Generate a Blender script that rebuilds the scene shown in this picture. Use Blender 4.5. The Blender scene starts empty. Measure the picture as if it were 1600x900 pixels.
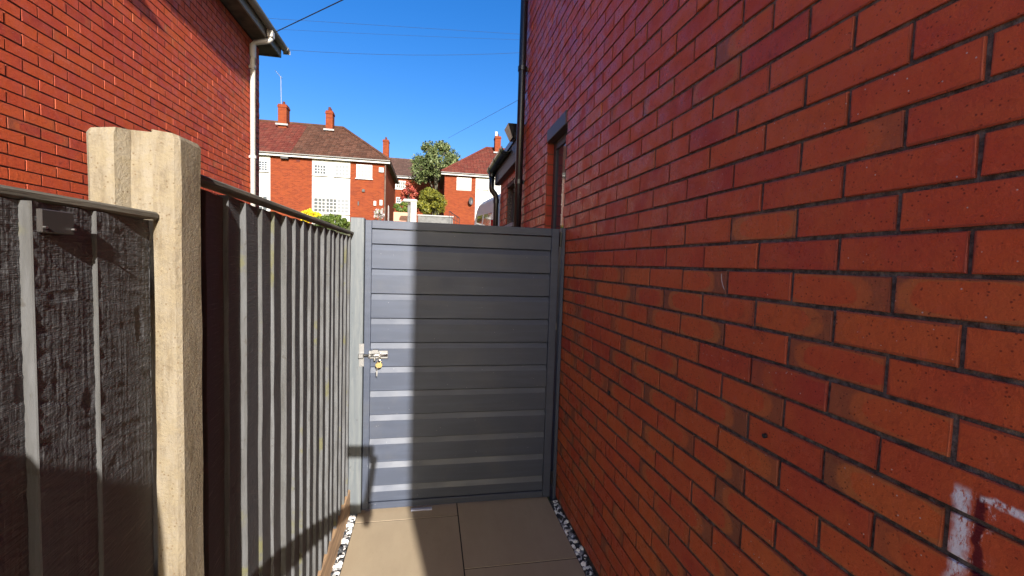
import bpy, bmesh, math, random
import numpy as np
from mathutils import Vector, Matrix
random.seed(7); rng = np.random.default_rng(7)
S = bpy.context.scene
COL = S.collection
R = math.radians

# ------------------------------------------------------------------ camera
H = 1.51                                   # lens height above the paving
F, YAW, PITCH, ROLL = 677.57, 0.18796, -0.05596, 0.03154
_f = np.array([math.sin(YAW)*math.cos(PITCH), math.cos(YAW)*math.cos(PITCH), math.sin(PITCH)])
_r = np.array([math.cos(YAW), -math.sin(YAW), 0.0]); _u = np.cross(_r, _f)
CR = math.cos(ROLL)*_r + math.sin(ROLL)*_u
CU = -math.sin(ROLL)*_r + math.cos(ROLL)*_u
CF = _f
CAM = np.array([0, 0, H])
cd = bpy.data.cameras.new('camera'); cam = bpy.data.objects.new('camera', cd); COL.objects.link(cam)
cd.sensor_width = 36; cd.lens = F/1600*36; cd.clip_start = 0.02; cd.clip_end = 3000
cam.matrix_world = Matrix(((CR[0], CU[0], -CF[0], 0), (CR[1], CU[1], -CF[1], 0), (CR[2], CU[2], -CF[2], H), (0, 0, 0, 1)))
S.camera = cam
S.render.resolution_x = 1024; S.render.resolution_y = 576

# ------------------------------------------------------------------ light
SUN_AZ, SUN_EL = R(9.6), R(22.75)          # light travels +Y, a little to -X
SD = Vector((-math.sin(SUN_AZ)*math.cos(SUN_EL), math.cos(SUN_AZ)*math.cos(SUN_EL), -math.sin(SUN_EL)))
w = bpy.data.worlds.new('World'); S.world = w; w.use_nodes = True
nt = w.node_tree; bg = nt.nodes['Background']
sky = nt.nodes.new('ShaderNodeTexSky'); sky.sky_type = 'NISHITA'; sky.sun_disc = False
sky.sun_elevation = SUN_EL; sky.sun_rotation = math.pi - SUN_AZ
sky.air_density = 1.0; sky.dust_density = 3.2; sky.ozone_density = 2.6; sky.altitude = 100
hs = nt.nodes.new('ShaderNodeHueSaturation'); hs.inputs['Saturation'].default_value = 1.42; hs.inputs['Hue'].default_value = 0.512
nt.links.new(sky.outputs[0], hs.inputs['Color']); nt.links.new(hs.outputs[0], bg.inputs[0]); bg.inputs[1].default_value = 0.053
sl = bpy.data.lights.new('sun', 'SUN'); sl.energy = 2.75; sl.angle = R(0.53); sl.color = (1.0, 0.94, 0.86)
so = bpy.data.objects.new('sun', sl); COL.objects.link(so); so.location = (2, -8, 12)
so.rotation_euler = SD.to_track_quat('-Z', 'Y').to_euler()
S.cycles.max_bounces = 14; S.cycles.diffuse_bounces = 8
S.view_settings.view_transform = 'Standard'; S.view_settings.look = 'None'
S.view_settings.exposure = 2.2; S.view_settings.gamma = 1.0; S.view_settings.use_curve_mapping = False

# ------------------------------------------------------------------ helpers
def proj(P):
    d = np.asarray(P, float) - CAM
    z = d @ CF
    if z < 1e-4: return None
    return 800 + F*(d @ CR)/z, 450 - F*(d @ CU)/z
def ray(px, py): return CR*(px-800)/F - CU*(py-450)/F + CF
def atY(px, py, Y): d = ray(px, py); return CAM + d*(Y/d[1])
def atX(px, py, X): d = ray(px, py); return CAM + d*(X/d[0])

class MB:
    """collects shapes, builds one mesh object"""
    def __init__(s): s.v = []; s.f = []; s.m = []; s.uv = {}; s.t = []; s.tone = None
    def add(s, vs, fs, mi=0, uvs=None):
        b = len(s.v); s.v += [tuple(map(float, q)) for q in vs]
        if s.tone is not None: s.t += [s.tone]*len(vs)
        for k, f in enumerate(fs):
            if uvs is not None: s.uv[len(s.f)] = uvs[k]
            s.f.append(tuple(b+i for i in f)); s.m.append(mi)
        return s
    def box(s, x0, x1, y0, y1, z0, z1, mi=0, bev=0.0, M=None):
        if bev <= 0:
            vs = [(x, y, z) for x in (x0, x1) for y in (y0, y1) for z in (z0, z1)]
            fs = [(0,1,3,2), (4,6,7,5), (0,4,5,1), (2,3,7,6), (0,2,6,4), (1,5,7,3)]
        else:
            vs = []; fs = []; ids = {}
            c = ((x0+x1)/2, (y0+y1)/2, (z0+z1)/2); h = ((x1-x0)/2, (y1-y0)/2, (z1-z0)/2)
            for sx in (-1, 1):
                for sy in (-1, 1):
                    for sz in (-1, 1):
                        sg = (sx, sy, sz)
                        for a in range(3):
                            ids[(sg, a)] = len(vs)
                            vs.append(tuple(c[i]+sg[i]*(h[i]-(0 if i == a else bev)) for i in range(3)))
            def sgn(**k): return k
            for a in range(3):
                o = [i for i in range(3) if i != a]
                for q in (-1, 1):
                    loop = []
                    for (p1, p2) in ((-1,-1), (1,-1), (1,1), (-1,1)):
                        g = [0,0,0]; g[a] = q; g[o[0]] = p1; g[o[1]] = p2; loop.append(ids[(tuple(g), a)])
                    flip = (q > 0) == (a == 1)
                    fs.append(tuple(reversed(loop)) if flip else tuple(loop))
            for a in range(3):       # edges along axis a
                o = [i for i in range(3) if i != a]
                for p1 in (-1, 1):
                    for p2 in (-1, 1):
                        g0 = [0,0,0]; g0[o[0]] = p1; g0[o[1]] = p2; g0[a] = -1; g1 = list(g0); g1[a] = 1
                        loop = [ids[(tuple(g0), o[0])], ids[(tuple(g1), o[0])], ids[(tuple(g1), o[1])], ids[(tuple(g0), o[1])]]
                        fs.append(tuple(loop))
            for sx in (-1, 1):
                for sy in (-1, 1):
                    for sz in (-1, 1): fs.append(tuple(ids[((sx,sy,sz), a)] for a in range(3)))
        if M is not None: vs = [tuple(M @ Vector(q)) for q in vs]
        return s.add(vs, fs, mi)
    def prism(s, pts, axis, a0, a1, mi=0):
        """extrude a 2D polygon along an axis; pts are the two other coords in order"""
        n = len(pts); vs = []
        for a in (a0, a1):
            for q in pts:
                p = list(q); p.insert(axis, a); vs.append(tuple(p))
        fs = [tuple(range(n-1, -1, -1)), tuple(range(n, 2*n))]
        fs += [(i, (i+1) % n, n+(i+1) % n, n+i) for i in range(n)]
        return s.add(vs, fs, mi)
    def tube(s, path, rad, n=10, mi=0, cap=True):
        P = [Vector(q) for q in path]; rr = rad if isinstance(rad, (list, tuple)) else [rad]*len(P)
        vs = []; fs = []; up = None
        for i, q in enumerate(P):
            d = (P[min(i+1, len(P)-1)] - P[max(i-1, 0)]).normalized()
            if up is None: up = Vector((0,0,1)) if abs(d.z) < .9 else Vector((1,0,0))
            a = d.cross(up).normalized(); b = d.cross(a).normalized(); up = -b if False else up
            if abs(d.dot(up)) > .95: up = Vector((1,0,0)) if abs(d.x) < .9 else Vector((0,1,0)); a = d.cross(up).normalized(); b = d.cross(a).normalized()
            for k in range(n):
                t = 2*math.pi*k/n; vs.append(q + (a*math.cos(t)+b*math.sin(t))*rr[i])
        for i in range(len(P)-1):
            for k in range(n): fs.append((i*n+k, i*n+(k+1) % n, (i+1)*n+(k+1) % n, (i+1)*n+k))
        if cap: fs.append(tuple(range(n-1, -1, -1))); fs.append(tuple((len(P)-1)*n+k for k in range(n)))
        return s.add(vs, fs, mi)
    def ico(s, c, r, mi=0, jit=0.25, flat=1.0):
        t = (1+5**.5)/2
        V = [(-1,t,0),(1,t,0),(-1,-t,0),(1,-t,0),(0,-1,t),(0,1,t),(0,-1,-t),(0,1,-t),(t,0,-1),(t,0,1),(-t,0,-1),(-t,0,1)]
        Fc = [(0,11,5),(0,5,1),(0,1,7),(0,7,10),(0,10,11),(1,5,9),(5,11,4),(11,10,2),(10,7,6),(7,1,8),(3,9,4),(3,4,2),(3,2,6),(3,6,8),(3,8,9),(4,9,5),(2,4,11),(6,2,10),(8,6,7),(9,8,1)]
        vs = []
        for q in V:
            k = r/1.9*(1+random.uniform(-jit, jit)); vs.append((c[0]+q[0]*k, c[1]+q[1]*k, c[2]+q[2]*k*flat))
        return s.add(vs, Fc, mi)
    def build(s, name, mats, parent=None, smooth=False):
        me = bpy.data.meshes.new(name); me.from_pydata(s.v, [], s.f)
        if not isinstance(mats, (list, tuple)): mats = [mats]
        for m in mats: me.materials.append(m)
        if len(mats) > 1: me.polygons.foreach_set('material_index', s.m)
        uvl = me.uv_layers.new(name='UVMap')
        buf = np.zeros(len(me.loops)*2); i = 0
        for k, f in enumerate(s.f):
            if k in s.uv:
                for q in s.uv[k]: buf[i] = q[0]; buf[i+1] = q[1]; i += 2
            else:
                a, b, c = (np.array(s.v[f[j]]) for j in range(3)); n = np.abs(np.cross(b-a, c-a))
                ax = int(np.argmax(n))
                for j in f:
                    q = s.v[j]
                    if ax == 0: buf[i], buf[i+1] = q[1], q[2]
                    elif ax == 1: buf[i], buf[i+1] = q[0], q[2]
                    else: buf[i], buf[i+1] = q[0], q[1]
                    i += 2
        uvl.data.foreach_set('uv', buf)
        if s.t:
            at = me.attributes.new('tone', 'FLOAT_COLOR', 'POINT')
            at.data.foreach_set('color', np.array([(q[0], q[1], q[2], 1.0) for q in s.t]).ravel())
        if smooth: me.polygons.foreach_set('use_smooth', [True]*len(me.polygons))
        me.update()
        o = bpy.data.objects.new(name, me); COL.objects.link(o)
        if parent is not None: o.parent = parent
        return o
def fixn(o):
    bm = bmesh.new(); bm.from_mesh(o.data); bmesh.ops.recalc_face_normals(bm, faces=bm.faces); bm.to_mesh(o.data); bm.free(); return o
def tag(o, label=None, cat=None, group=None, kind=None):
    if label: o['label'] = label
    if cat: o['category'] = cat
    if group: o['group'] = group
    if kind: o['kind'] = kind
    return o
def thing(name, label, cat, loc=(0,0,0), group=None):
    """Empty at the base of a thing; parts keep world coordinates (shift in their own matrix)"""
    o = bpy.data.objects.new(name, None); COL.objects.link(o); o.empty_display_size = .2
    return tag(o, label, cat, group)

# ------------------------------------------------------------------ materials
def mat(name, col, rough=.6, metal=0.0, spec=.5):
    m = bpy.data.materials.new(name); m.use_nodes = True; b = m.node_tree.nodes['Principled BSDF']
    b.inputs['Base Color'].default_value = (*col, 1); b.inputs['Roughness'].default_value = rough
    b.inputs['Metallic'].default_value = metal; b.inputs['Specular IOR Level'].default_value = spec
    return m
class NT:
    def __init__(s, m): s.n = m.node_tree.nodes; s.l = m.node_tree.links; s.b = s.n['Principled BSDF']
    def _in(s, sock, v):
        if hasattr(v, 'is_output') or isinstance(v, bpy.types.NodeSocket): s.l.new(v, sock)
        else: sock.default_value = v
    def node(s, t, **kw):
        n = s.n.new(t)
        for k, v in kw.items(): setattr(n, k, v)
        return n
    def math(s, op, a, b=0.0, c=None, clamp=False):
        n = s.node('ShaderNodeMath', operation=op, use_clamp=clamp); s._in(n.inputs[0], a); s._in(n.inputs[1], b)
        if c is not None: s._in(n.inputs[2], c)
        return n.outputs[0]
    def smooth(s, v, lo, hi):
        n = s.node('ShaderNodeMapRange', interpolation_type='SMOOTHSTEP'); s._in(n.inputs[0], v); s._in(n.inputs[1], lo); s._in(n.inputs[2], hi); return n.outputs[0]
    def mix(s, f, a, b, mode='MIX'):
        n = s.node('ShaderNodeMix', data_type='RGBA', blend_type=mode)
        s._in(n.inputs[0], f)
        s._in(n.inputs[6], (*a, 1) if isinstance(a, tuple) and len(a) == 3 else a)
        s._in(n.inputs[7], (*b, 1) if isinstance(b, tuple) and len(b) == 3 else b)
        return n.outputs[2]
    def coord(s, scale=(1,1,1), rot=(0,0,0), kind='Object'):
        t = s.node('ShaderNodeTexCoord'); mp = s.node('ShaderNodeMapping'); mp.inputs['Scale'].default_value = scale; mp.inputs['Rotation'].default_value = rot
        s.l.new(t.outputs[kind], mp.inputs[0]); return mp.outputs[0]
    def noise(s, scale, vec=None, detail=3.0, rough=.55, dist=0.0):
        n = s.node('ShaderNodeTexNoise'); n.inputs['Scale'].default_value = scale; n.inputs['Detail'].default_value = detail
        n.inputs['Roughness'].default_value = rough; n.inputs['Distortion'].default_value = dist
        if vec is not None: s.l.new(vec, n.inputs['Vector'])
        return n.outputs['Fac']
    def voro(s, scale, vec=None, feature='F1'):
        n = s.node('ShaderNodeTexVoronoi', feature=feature); n.inputs['Scale'].default_value = scale
        if vec is not None: s.l.new(vec, n.inputs['Vector'])
        return n
    def ramp(s, fac, stops):
        n = s.node('ShaderNodeValToRGB'); e = n.color_ramp.elements
        while len(e) < len(stops): e.new(.5)
        for k, (p, c) in enumerate(stops): e[k].position = p; e[k].color = (*c, 1)
        s.l.new(fac, n.inputs[0]); return n.outputs[0]
    def bump(s, h, strength=.5, dist=.002, prev=None):
        n = s.node('ShaderNodeBump'); n.inputs['Strength'].default_value = strength; n.inputs['Distance'].default_value = dist
        s.l.new(h, n.inputs['Height'])
        if prev is not None: s.l.new(prev, n.inputs['Normal'])
        return n.outputs[0]
    def out(s, col=None, rough=None, nrm=None):
        if col is not None: s.l.new(col, s.b.inputs['Base Color'])
        if rough is not None: s._in(s.b.inputs['Roughness'], rough)
        if nrm is not None: s.l.new(nrm, s.b.inputs['Normal'])

def brick_mat(name, lo, mid, hi, stain=False, rough=.5):
    m = mat(name, mid, rough, spec=.18); t = NT(m)
    at = t.node('ShaderNodeAttribute', attribute_name='tone'); sep = t.node('ShaderNodeSeparateColor'); t.l.new(at.outputs['Color'], sep.inputs[0])
    r, g, b = sep.outputs
    co = t.coord()
    base = t.ramp(r, [(0, lo), (.5, mid), (1, hi)])
    big = t.noise(9, co, 4)
    base = t.mix(t.smooth(big, .35, .7), base, t.mix(.5, base, hi))
    uv = t.node('ShaderNodeUVMap'); sp = t.node('ShaderNodeSeparateXYZ'); t.l.new(uv.outputs[0], sp.inputs[0])
    u = t.math('ABSOLUTE', t.math('MULTIPLY_ADD', sp.outputs[0], 2.0, -1.0)); v = t.math('ABSOLUTE', t.math('MULTIPLY_ADD', sp.outputs[1], 2.0, -1.0))
    n1 = t.noise(16, co, 3)
    ush = t.math('ABSOLUTE', t.math('ADD', t.math('MULTIPLY_ADD', sp.outputs[0], 2.0, -1.0), t.math('MULTIPLY_ADD', b, 1.1, -.55)))
    e = t.math('ADD', t.math('POWER', ush, 3.0), t.math('MULTIPLY', t.math('POWER', v, 3.0), .75))
    e = t.math('ADD', e, t.math('MULTIPLY_ADD', n1, .9, -.45))
    rim = t.math('MULTIPLY', t.smooth(e, .48, .62), g)
    col = t.mix(t.math('MULTIPLY', rim, .75), base, (.44, .150, .050))
    soot = t.math('MULTIPLY', t.smooth(e, 1.0, 1.5), g)
    col = t.mix(t.math('MULTIPLY', soot, .65), col, (.14, .06, .045))
    # dark pits and pale grit
    vo = t.voro(125, co); pit = t.smooth(vo.outputs['Distance'], .30, .14)
    sel = t.math('GREATER_THAN', t.noise(60, co, 1), .53)
    col = t.mix(t.math('MULTIPLY', t.math('MULTIPLY', pit, sel), .7), col, (.06, .012, .01))
    vw = t.voro(95, co); sepw = t.node('ShaderNodeSeparateColor'); t.l.new(vw.outputs['Color'], sepw.inputs[0])
    wsp = t.math('MULTIPLY', t.smooth(vw.outputs['Distance'], .16, .08), t.math('GREATER_THAN', sepw.outputs[0], .965))
    col = t.mix(wsp, col, (.55, .48, .45))
    mot = t.noise(28, co, 6, .8)
    col = t.mix(t.math('MULTIPLY', t.smooth(mot, .52, .72), .35), col, (.24, .034, .022))
    col = t.mix(t.math('MULTIPLY', t.smooth(mot, .46, .30), .40), col, (.58, .13, .07))
    # pale lime bloom and dirt in patches of their own
    bl = t.math('MULTIPLY', t.smooth(t.noise(3.3, co, 6, .75), .56, .74), t.smooth(t.noise(34, co, 5, .75), .42, .66))
    col = t.mix(t.math('MULTIPLY', bl, .30), col, (.46, .30, .27))
    dk = t.math('MULTIPLY', t.smooth(t.noise(6.5, t.coord((1, 1, 1.6)), 5, .7), .52, .72), t.smooth(t.noise(80, co, 4, .7), .40, .62))
    col = t.mix(t.math('MULTIPLY', dk, .45), col, (.13, .030, .022))
    # darker towards the edges of each brick
    ed = t.smooth(t.math('MAXIMUM', t.math('POWER', u, 10.0), t.math('POWER', v, 4.0)), .72, 1.0)
    col = t.mix(t.math('MULTIPLY', ed, .45), col, (.15, .05, .038))
    rg = t.math('MULTIPLY_ADD', t.smooth(t.noise(11, co, 5, .7), .35, .65), .38, rough-.14)
    if stain:
        geo = t.node('ShaderNodeNewGeometry'); sg = t.node('ShaderNodeSeparateXYZ'); t.l.new(geo.outputs['Position'], sg.inputs[0])
        Y, Z = sg.outputs[1], sg.outputs[2]
        cs = t.coord((1, 1, .35)); fine = t.noise(150, cs, 5, .75); wob = t.noise(30, co, 3)
        yy = t.math('ADD', Y, t.math('MULTIPLY_ADD', wob, .03, -.015))
        zt = t.math('MULTIPLY', t.smooth(Z, STAIN_TOP+.006, STAIN_TOP-.012), t.smooth(Z, STAIN_TOP-.24, STAIN_TOP-.17))
        wband = t.math('MULTIPLY', t.smooth(t.math('ABSOLUTE', t.math('SUBTRACT', yy, STAIN_YW)), .016, .004), zt)
        mband = t.math('MULTIPLY', t.smooth(t.math('ABSOLUTE', t.math('SUBTRACT', yy, STAIN_YM)), .010, .004), zt)
        col = t.mix(t.math('MULTIPLY', mband, .9), col, (.085, .006, .018))
        hb = t.math('MULTIPLY', t.smooth(t.math('ABSOLUTE', t.math('SUBTRACT', t.math('ADD', Z, t.math('MULTIPLY_ADD', wob, .02, -.01)), STAIN_TOP-.006)), .008, .002), t.math('MULTIPLY', t.smooth(Y, STAIN_YM+.004, STAIN_YM-.002), t.smooth(Y, STAIN_YM-.13, STAIN_YM-.08)))
        halo = t.math('MULTIPLY', t.smooth(t.math('ABSOLUTE', t.math('SUBTRACT', yy, STAIN_YM)), .017, .011), zt)
        wm = t.math('MAXIMUM', t.math('MULTIPLY', wband, t.smooth(fine, .36, .50)), t.math('MAXIMUM', t.math('MULTIPLY', hb, t.smooth(fine, .38, .50)), t.math('MULTIPLY', t.math('SUBTRACT', halo, mband, clamp=True), t.smooth(fine, .52, .66))))
        col = t.mix(wm, col, (.80, .78, .82))
        # long pale scratch
        sc = t.math('MULTIPLY', t.smooth(t.math('ABSOLUTE', t.math('SUBTRACT', t.math('ADD', Y, t.math('MULTIPLY', t.math('POWER', t.math('ABSOLUTE', t.math('SUBTRACT', Z, SCR[1]+.02)), 2.0), 9.0)), SCR[0])), .0022, .001), t.smooth(t.math('ABSOLUTE', t.math('SUBTRACT', Z, SCR[1])), .026, .018))
        col = t.mix(sc, col, (.6, .55, .5))
    bp = t.bump(t.noise(260, co, 4, .7), .55, .0018); bp = t.bump(t.noise(45, co, 5, .7), .7, .004, bp); bp = t.bump(t.math('MULTIPLY', pit, sel), -.8, .002, bp); bp = t.bump(t.math('MULTIPLY', pit, sel), -.6, .0012, bp) if False else bp
    t.out(col, rg, bp)
    return m
P0 = atX(1522, 765, .8375); STAIN_TOP = float(P0[2]); STAIN_YM = float(atX(1537, 800, .8375)[1]); STAIN_YW = float(atX(1506, 800, .8375)[1])
_s = atX(1129, 440, .8375); SCR = (float(_s[1]), float(_s[2]))

M = {}
M['brick_r'] = brick_mat('shaded_red_brick', (.41, .056, .036), (.52, .086, .033), (.57, .130, .038), stain=True, rough=.38)
M['brick_l'] = brick_mat('plain_red_brick', (.33, .044, .028), (.46, .066, .024), (.52, .095, .024), rough=.55)
def mortar(name, c0, c1):
    m = mat(name, c0, .95, spec=.1); t = NT(m); co = t.coord()
    c = t.mix(t.smooth(t.noise(60, co, 4, .7), .35, .7), c0, c1)
    vw = t.voro(120, co); sw = t.node('ShaderNodeSeparateColor'); t.l.new(vw.outputs['Color'], sw.inputs[0])
    c = t.mix(t.math('MULTIPLY', t.smooth(vw.outputs['Distance'], .3, .15), t.math('GREATER_THAN', sw.outputs[0], .93)), c, (.5, .46, .42))
    t.out(c, None, t.bump(t.noise(160, co, 4, .7), 1.0, .004)); return m
M['mortar_r'] = mortar('dark_mortar', (.075, .060, .052), (.21, .175, .15))
M['mortar_l'] = mortar('brown_mortar', (.055, .035, .03), (.10, .062, .05))

def far_brick(name, a, b):
    m = mat(name, a, .85, spec=.2); t = NT(m)
    uv = t.node('ShaderNodeUVMap'); br = t.node('ShaderNodeTexBrick'); t.l.new(uv.outputs[0], br.inputs['Vector'])
    br.inputs['Scale'].default_value = 1; br.inputs['Brick Width'].default_value = .225; br.inputs['Row Height'].default_value = .075; br.inputs['Mortar Size'].default_value = .006
    br.inputs['Color1'].default_value = (*a, 1); br.inputs['Color2'].default_value = (*b, 1); br.inputs['Mortar'].default_value = (.15, .05, .026, 1); br.inputs['Bias'].default_value = 0
    nz = t.noise(1.6, t.coord(), 5, .65)
    c = t.mix(t.math('MULTIPLY', t.smooth(nz, .4, .75), .4), br.outputs['Color'], (.175, .040, .009))
    t.out(c, None, t.bump(br.outputs['Fac'], -.5, .01)); return m
M['far_brick'] = far_brick('orange_brick_far', (.170, .031, .0075), (.105, .016, .0045))
M['red_brick_tex'] = far_brick('red_brick_plain_sides', (.42, .060, .034), (.34, .046, .028))

def tiles_mat(name, c0, c1, c2):
    m = mat(name, c0, .8, spec=.25); t = NT(m)
    at = t.node('ShaderNodeAttribute', attribute_name='tone'); sep = t.node('ShaderNodeSeparateColor'); t.l.new(at.outputs['Color'], sep.inputs[0])
    c = t.ramp(sep.outputs[0], [(0, c0), (.5, c1), (1, c2)])
    c = t.mix(t.math('MULTIPLY', t.smooth(t.noise(2.2, t.coord(), 5, .7), .45, .75), .5), c, (.06, .042, .03))
    t.out(c); return m
M['tile_brown'] = tiles_mat('brown_roof_tile', (.046, .019, .011), (.064, .027, .016), (.086, .038, .024))
M['tile_red'] = tiles_mat('red_roof_tile', (.075, .015, .010), (.095, .020, .013), (.11, .028, .018))
M['tile_grey'] = tiles_mat('dull_roof_tile', (.055, .030, .024), (.07, .038, .03), (.085, .05, .04))
M['white_render'] = mat('white_render', (.78, .77, .73), .8)
t = NT(M['white_render']); t.out(t.mix(t.smooth(t.noise(1.5, t.coord(), 5), .4, .8), (.40, .398, .385), (.34, .335, .31)))
M['upvc'] = mat('white_upvc', (.40, .40, .40), .35)
M['glass'] = mat('window_glass', (.03, .04, .055), .05, spec=.9)
M['curtain'] = mat('net_curtain_pane', (.13, .145, .165), .25, spec=.7)
M['lead'] = mat('lead_flashing', (.22, .22, .22), .6)
M['black_plastic'] = mat('black_plastic', (.010, .012, .016), .28, spec=.55)
M['grey_fascia'] = mat('anthracite_fascia', (.055, .052, .055), .5)
M['soffit'] = mat('brown_soffit', (.10, .07, .05), .75)
t = NT(M['soffit']); t.out(t.mix(t.smooth(t.noise(6, t.coord(), 5), .35, .7), (.11, .075, .055), (.045, .03, .025)))
M['gutter_cream'] = mat('weathered_cream_gutter', (.30, .27, .21), .55)
t = NT(M['gutter_cream']); t.out(t.mix(t.smooth(t.noise(5, t.coord((1, .2, 1)), 5), .4, .7), (.26, .235, .19), (.09, .08, .06)))
M['pipe_white'] = mat('white_pipe', (.72, .70, .66), .45)
t = NT(M['pipe_white']); t.out(t.mix(t.smooth(t.noise(7, t.coord((1, 1, .3)), 5), .5, .8), (.42, .41, .385), (.28, .265, .235)))

# fence timber
def board_face():
    m = mat('charcoal_painted_sawn_board', (.10, .10, .10), .9, spec=.12); t = NT(m)
    co = t.coord()
    saw = t.noise(1.0, t.coord((40, 14, 260), (R(14), 0, 0)), 4, .65)         # saw marks running across the board
    saw2 = t.noise(1.0, t.coord((60, 30, 620), (R(10), 0, 0)), 2, .5)
    grain = t.noise(1.0, t.coord((60, 150, 5)), 4, .6)
    knot = t.noise(1.0, t.coord((30, 26, 14)), 3, .6, 1.5)
    h = t.math('ADD', t.math('MULTIPLY', saw, .9), t.math('MULTIPLY', saw2, .4))
    h = t.math('ADD', h, t.math('MULTIPLY', grain, .8)); h = t.math('ADD', h, t.math('MULTIPLY', knot, .9))
    c = t.mix(t.smooth(saw, .55, .72), (.105, .108, .115), (.17, .172, .178))
    c = t.mix(t.math('MULTIPLY', t.smooth(t.noise(4, t.coord((1, 1, .35)), 4), .45, .75), .5), c, (.135, .134, .134))
    t.out(c, .9, t.bump(h, .8, .004)); return m
def board_edge():
    m = mat('weathered_grey_board_edge', (.30, .30, .30), .8, spec=.2); t = NT(m); co = t.coord()
    oi = t.node('ShaderNodeObjectInfo'); rnd = oi.outputs['Random']
    c = t.mix(t.smooth(t.noise(1.0, t.coord((60, 60, 7)), 4, .65), .35, .7), (.108, .111, .117), (.066, .066, .066))
    c = t.mix(t.math('MULTIPLY', t.smooth(rnd, .3, .9), .45), c, (.055, .054, .050))
    ad = t.node('ShaderNodeVectorMath', operation='ADD'); t.l.new(co, ad.inputs[0]); cmb = t.node('ShaderNodeCombineXYZ'); t._in(cmb.inputs[0], t.math('MULTIPLY', rnd, 37.0)); t.l.new(cmb.outputs[0], ad.inputs[1])
    li = t.noise(5.0, ad.outputs[0], 4, .7)
    c = t.mix(t.math('MULTIPLY', t.smooth(li, .60, .68), .6), c, (.105, .10, .030))
    c = t.mix(t.math('MULTIPLY', t.smooth(t.noise(70, co, 3), .62, .72), .6), c, (.05, .045, .038))
    t.out(c, .8, t.bump(t.noise(1.0, t.coord((200, 200, 20)), 4), .5, .002)); return m
M['board'] = board_face(); M['edge'] = board_edge()
M['cap'] = mat('weathered_capping', (.2, .17, .11), .85); t = NT(M['cap'])
t.out(t.mix(t.smooth(t.noise(1.0, t.coord((40, 6, 40)), 5, .65), .35, .7), (.115, .105, .082), (.055, .052, .042)), .85, t.bump(t.noise(1.0, t.coord((150, 10, 150)), 4), .6, .003))
M['kick'] = mat('brown_gravel_board', (.36, .22, .12), .85); t = NT(M['kick'])
t.out(t.mix(t.smooth(t.noise(1.0, t.coord((20, 5, 60)), 5), .35, .7), (.42, .27, .15), (.22, .14, .085)), .85, t.bump(t.noise(1.0, t.coord((150, 10, 200)), 4), .5, .002))
# concrete
M['concrete'] = mat('cream_concrete', (.5, .45, .36), .9, spec=.2); t = NT(M['concrete']); co = t.coord()
c = t.mix(t.smooth(t.noise(1.0, t.coord((34, 34, 5)), 6, .75), .38, .72), (.225, .193, .143), (.118, .088, .052))
c = t.mix(t.math('MULTIPLY', t.smooth(t.noise(40, co, 6, .75), .42, .62), .75), c, (.21, .172, .112))
pv = t.voro(130, co); pitm = t.math('MULTIPLY', t.smooth(pv.outputs['Distance'], .26, .10), t.math('GREATER_THAN', t.noise(45, co, 2), .5))
c = t.mix(t.math('MULTIPLY', pitm, .8), c, (.12, .08, .045))
nb = t.bump(t.noise(120, co, 5, .75), .8, .004); nb = t.bump(t.noise(1.0, t.coord((60, 60, 14)), 3), .3, .002, nb); nb = t.bump(pitm, -.8, .003, nb); t.out(c, .9, nb)
# gate
def gate_paint(name, c, rough):
    m = mat(name, c, rough, spec=.42); t = NT(m); co = t.coord()
    cc = t.mix(t.smooth(t.noise(1.0, t.coord((3, 20, 40)), 4), .4, .7), c, tuple(q*1.18 for q in c))
    du = t.math('MULTIPLY', t.smooth(t.noise(3.2, co, 6, .7), .48, .72), .22)
    cc = t.mix(du, cc, (.095, .095, .098))
    vw = t.voro(85, co); sw = t.node('ShaderNodeSeparateColor'); t.l.new(vw.outputs['Color'], sw.inputs[0])
    cc = t.mix(t.math('MULTIPLY', t.math('MULTIPLY', t.smooth(vw.outputs['Distance'], .14, .07), t.math('GREATER_THAN', sw.outputs[0], .975)), .7), cc, (.6, .6, .6))
    rr = t.math('MULTIPLY_ADD', t.noise(9, co, 5), .25, rough-.12)
    t.out(cc, rr, t.bump(t.noise(420, co, 2), .12, .001)); return m
M['gate'] = gate_paint('grey_powder_coat', (.040, .050, .076), .48)
NT(M['gate']).b.inputs['Metallic'].default_value = .05
M['gatepost'] = mat('grey_painted_timber', (.14, .16, .175), .6); t = NT(M['gatepost']); co = t.coord()
c = t.mix(t.smooth(t.noise(1.0, t.coord((50, 50, 4)), 5, .6, .6), .35, .7), (.080, .094, .106), (.115, .126, .132))
c = t.mix(t.smooth(t.noise(1.0, t.coord((22, 22, 9)), 3, .6, 2.0), .68, .74), c, (.05, .053, .057)); t.out(c, .6, t.bump(t.noise(1.0, t.coord((160, 160, 9)), 4), .5, .002))
M['steel'] = mat('brushed_steel', (.55, .54, .52), .32, 1.0)
M['zinc'] = mat('dull_zinc', (.28, .28, .28), .45, .9)
M['brass'] = mat('brass', (.78, .60, .27), .3, 1.0)
M['plate'] = mat('dark_plate', (.055, .048, .045), .5); t = NT(M['plate']); t.out(t.mix(t.noise(1.0, t.coord((10, 60, 6)), 4), (.022, .020, .019), (.036, .031, .029)))
M['blue_strip'] = mat('pale_metal_strip', (.42, .46, .62), .4)
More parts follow.
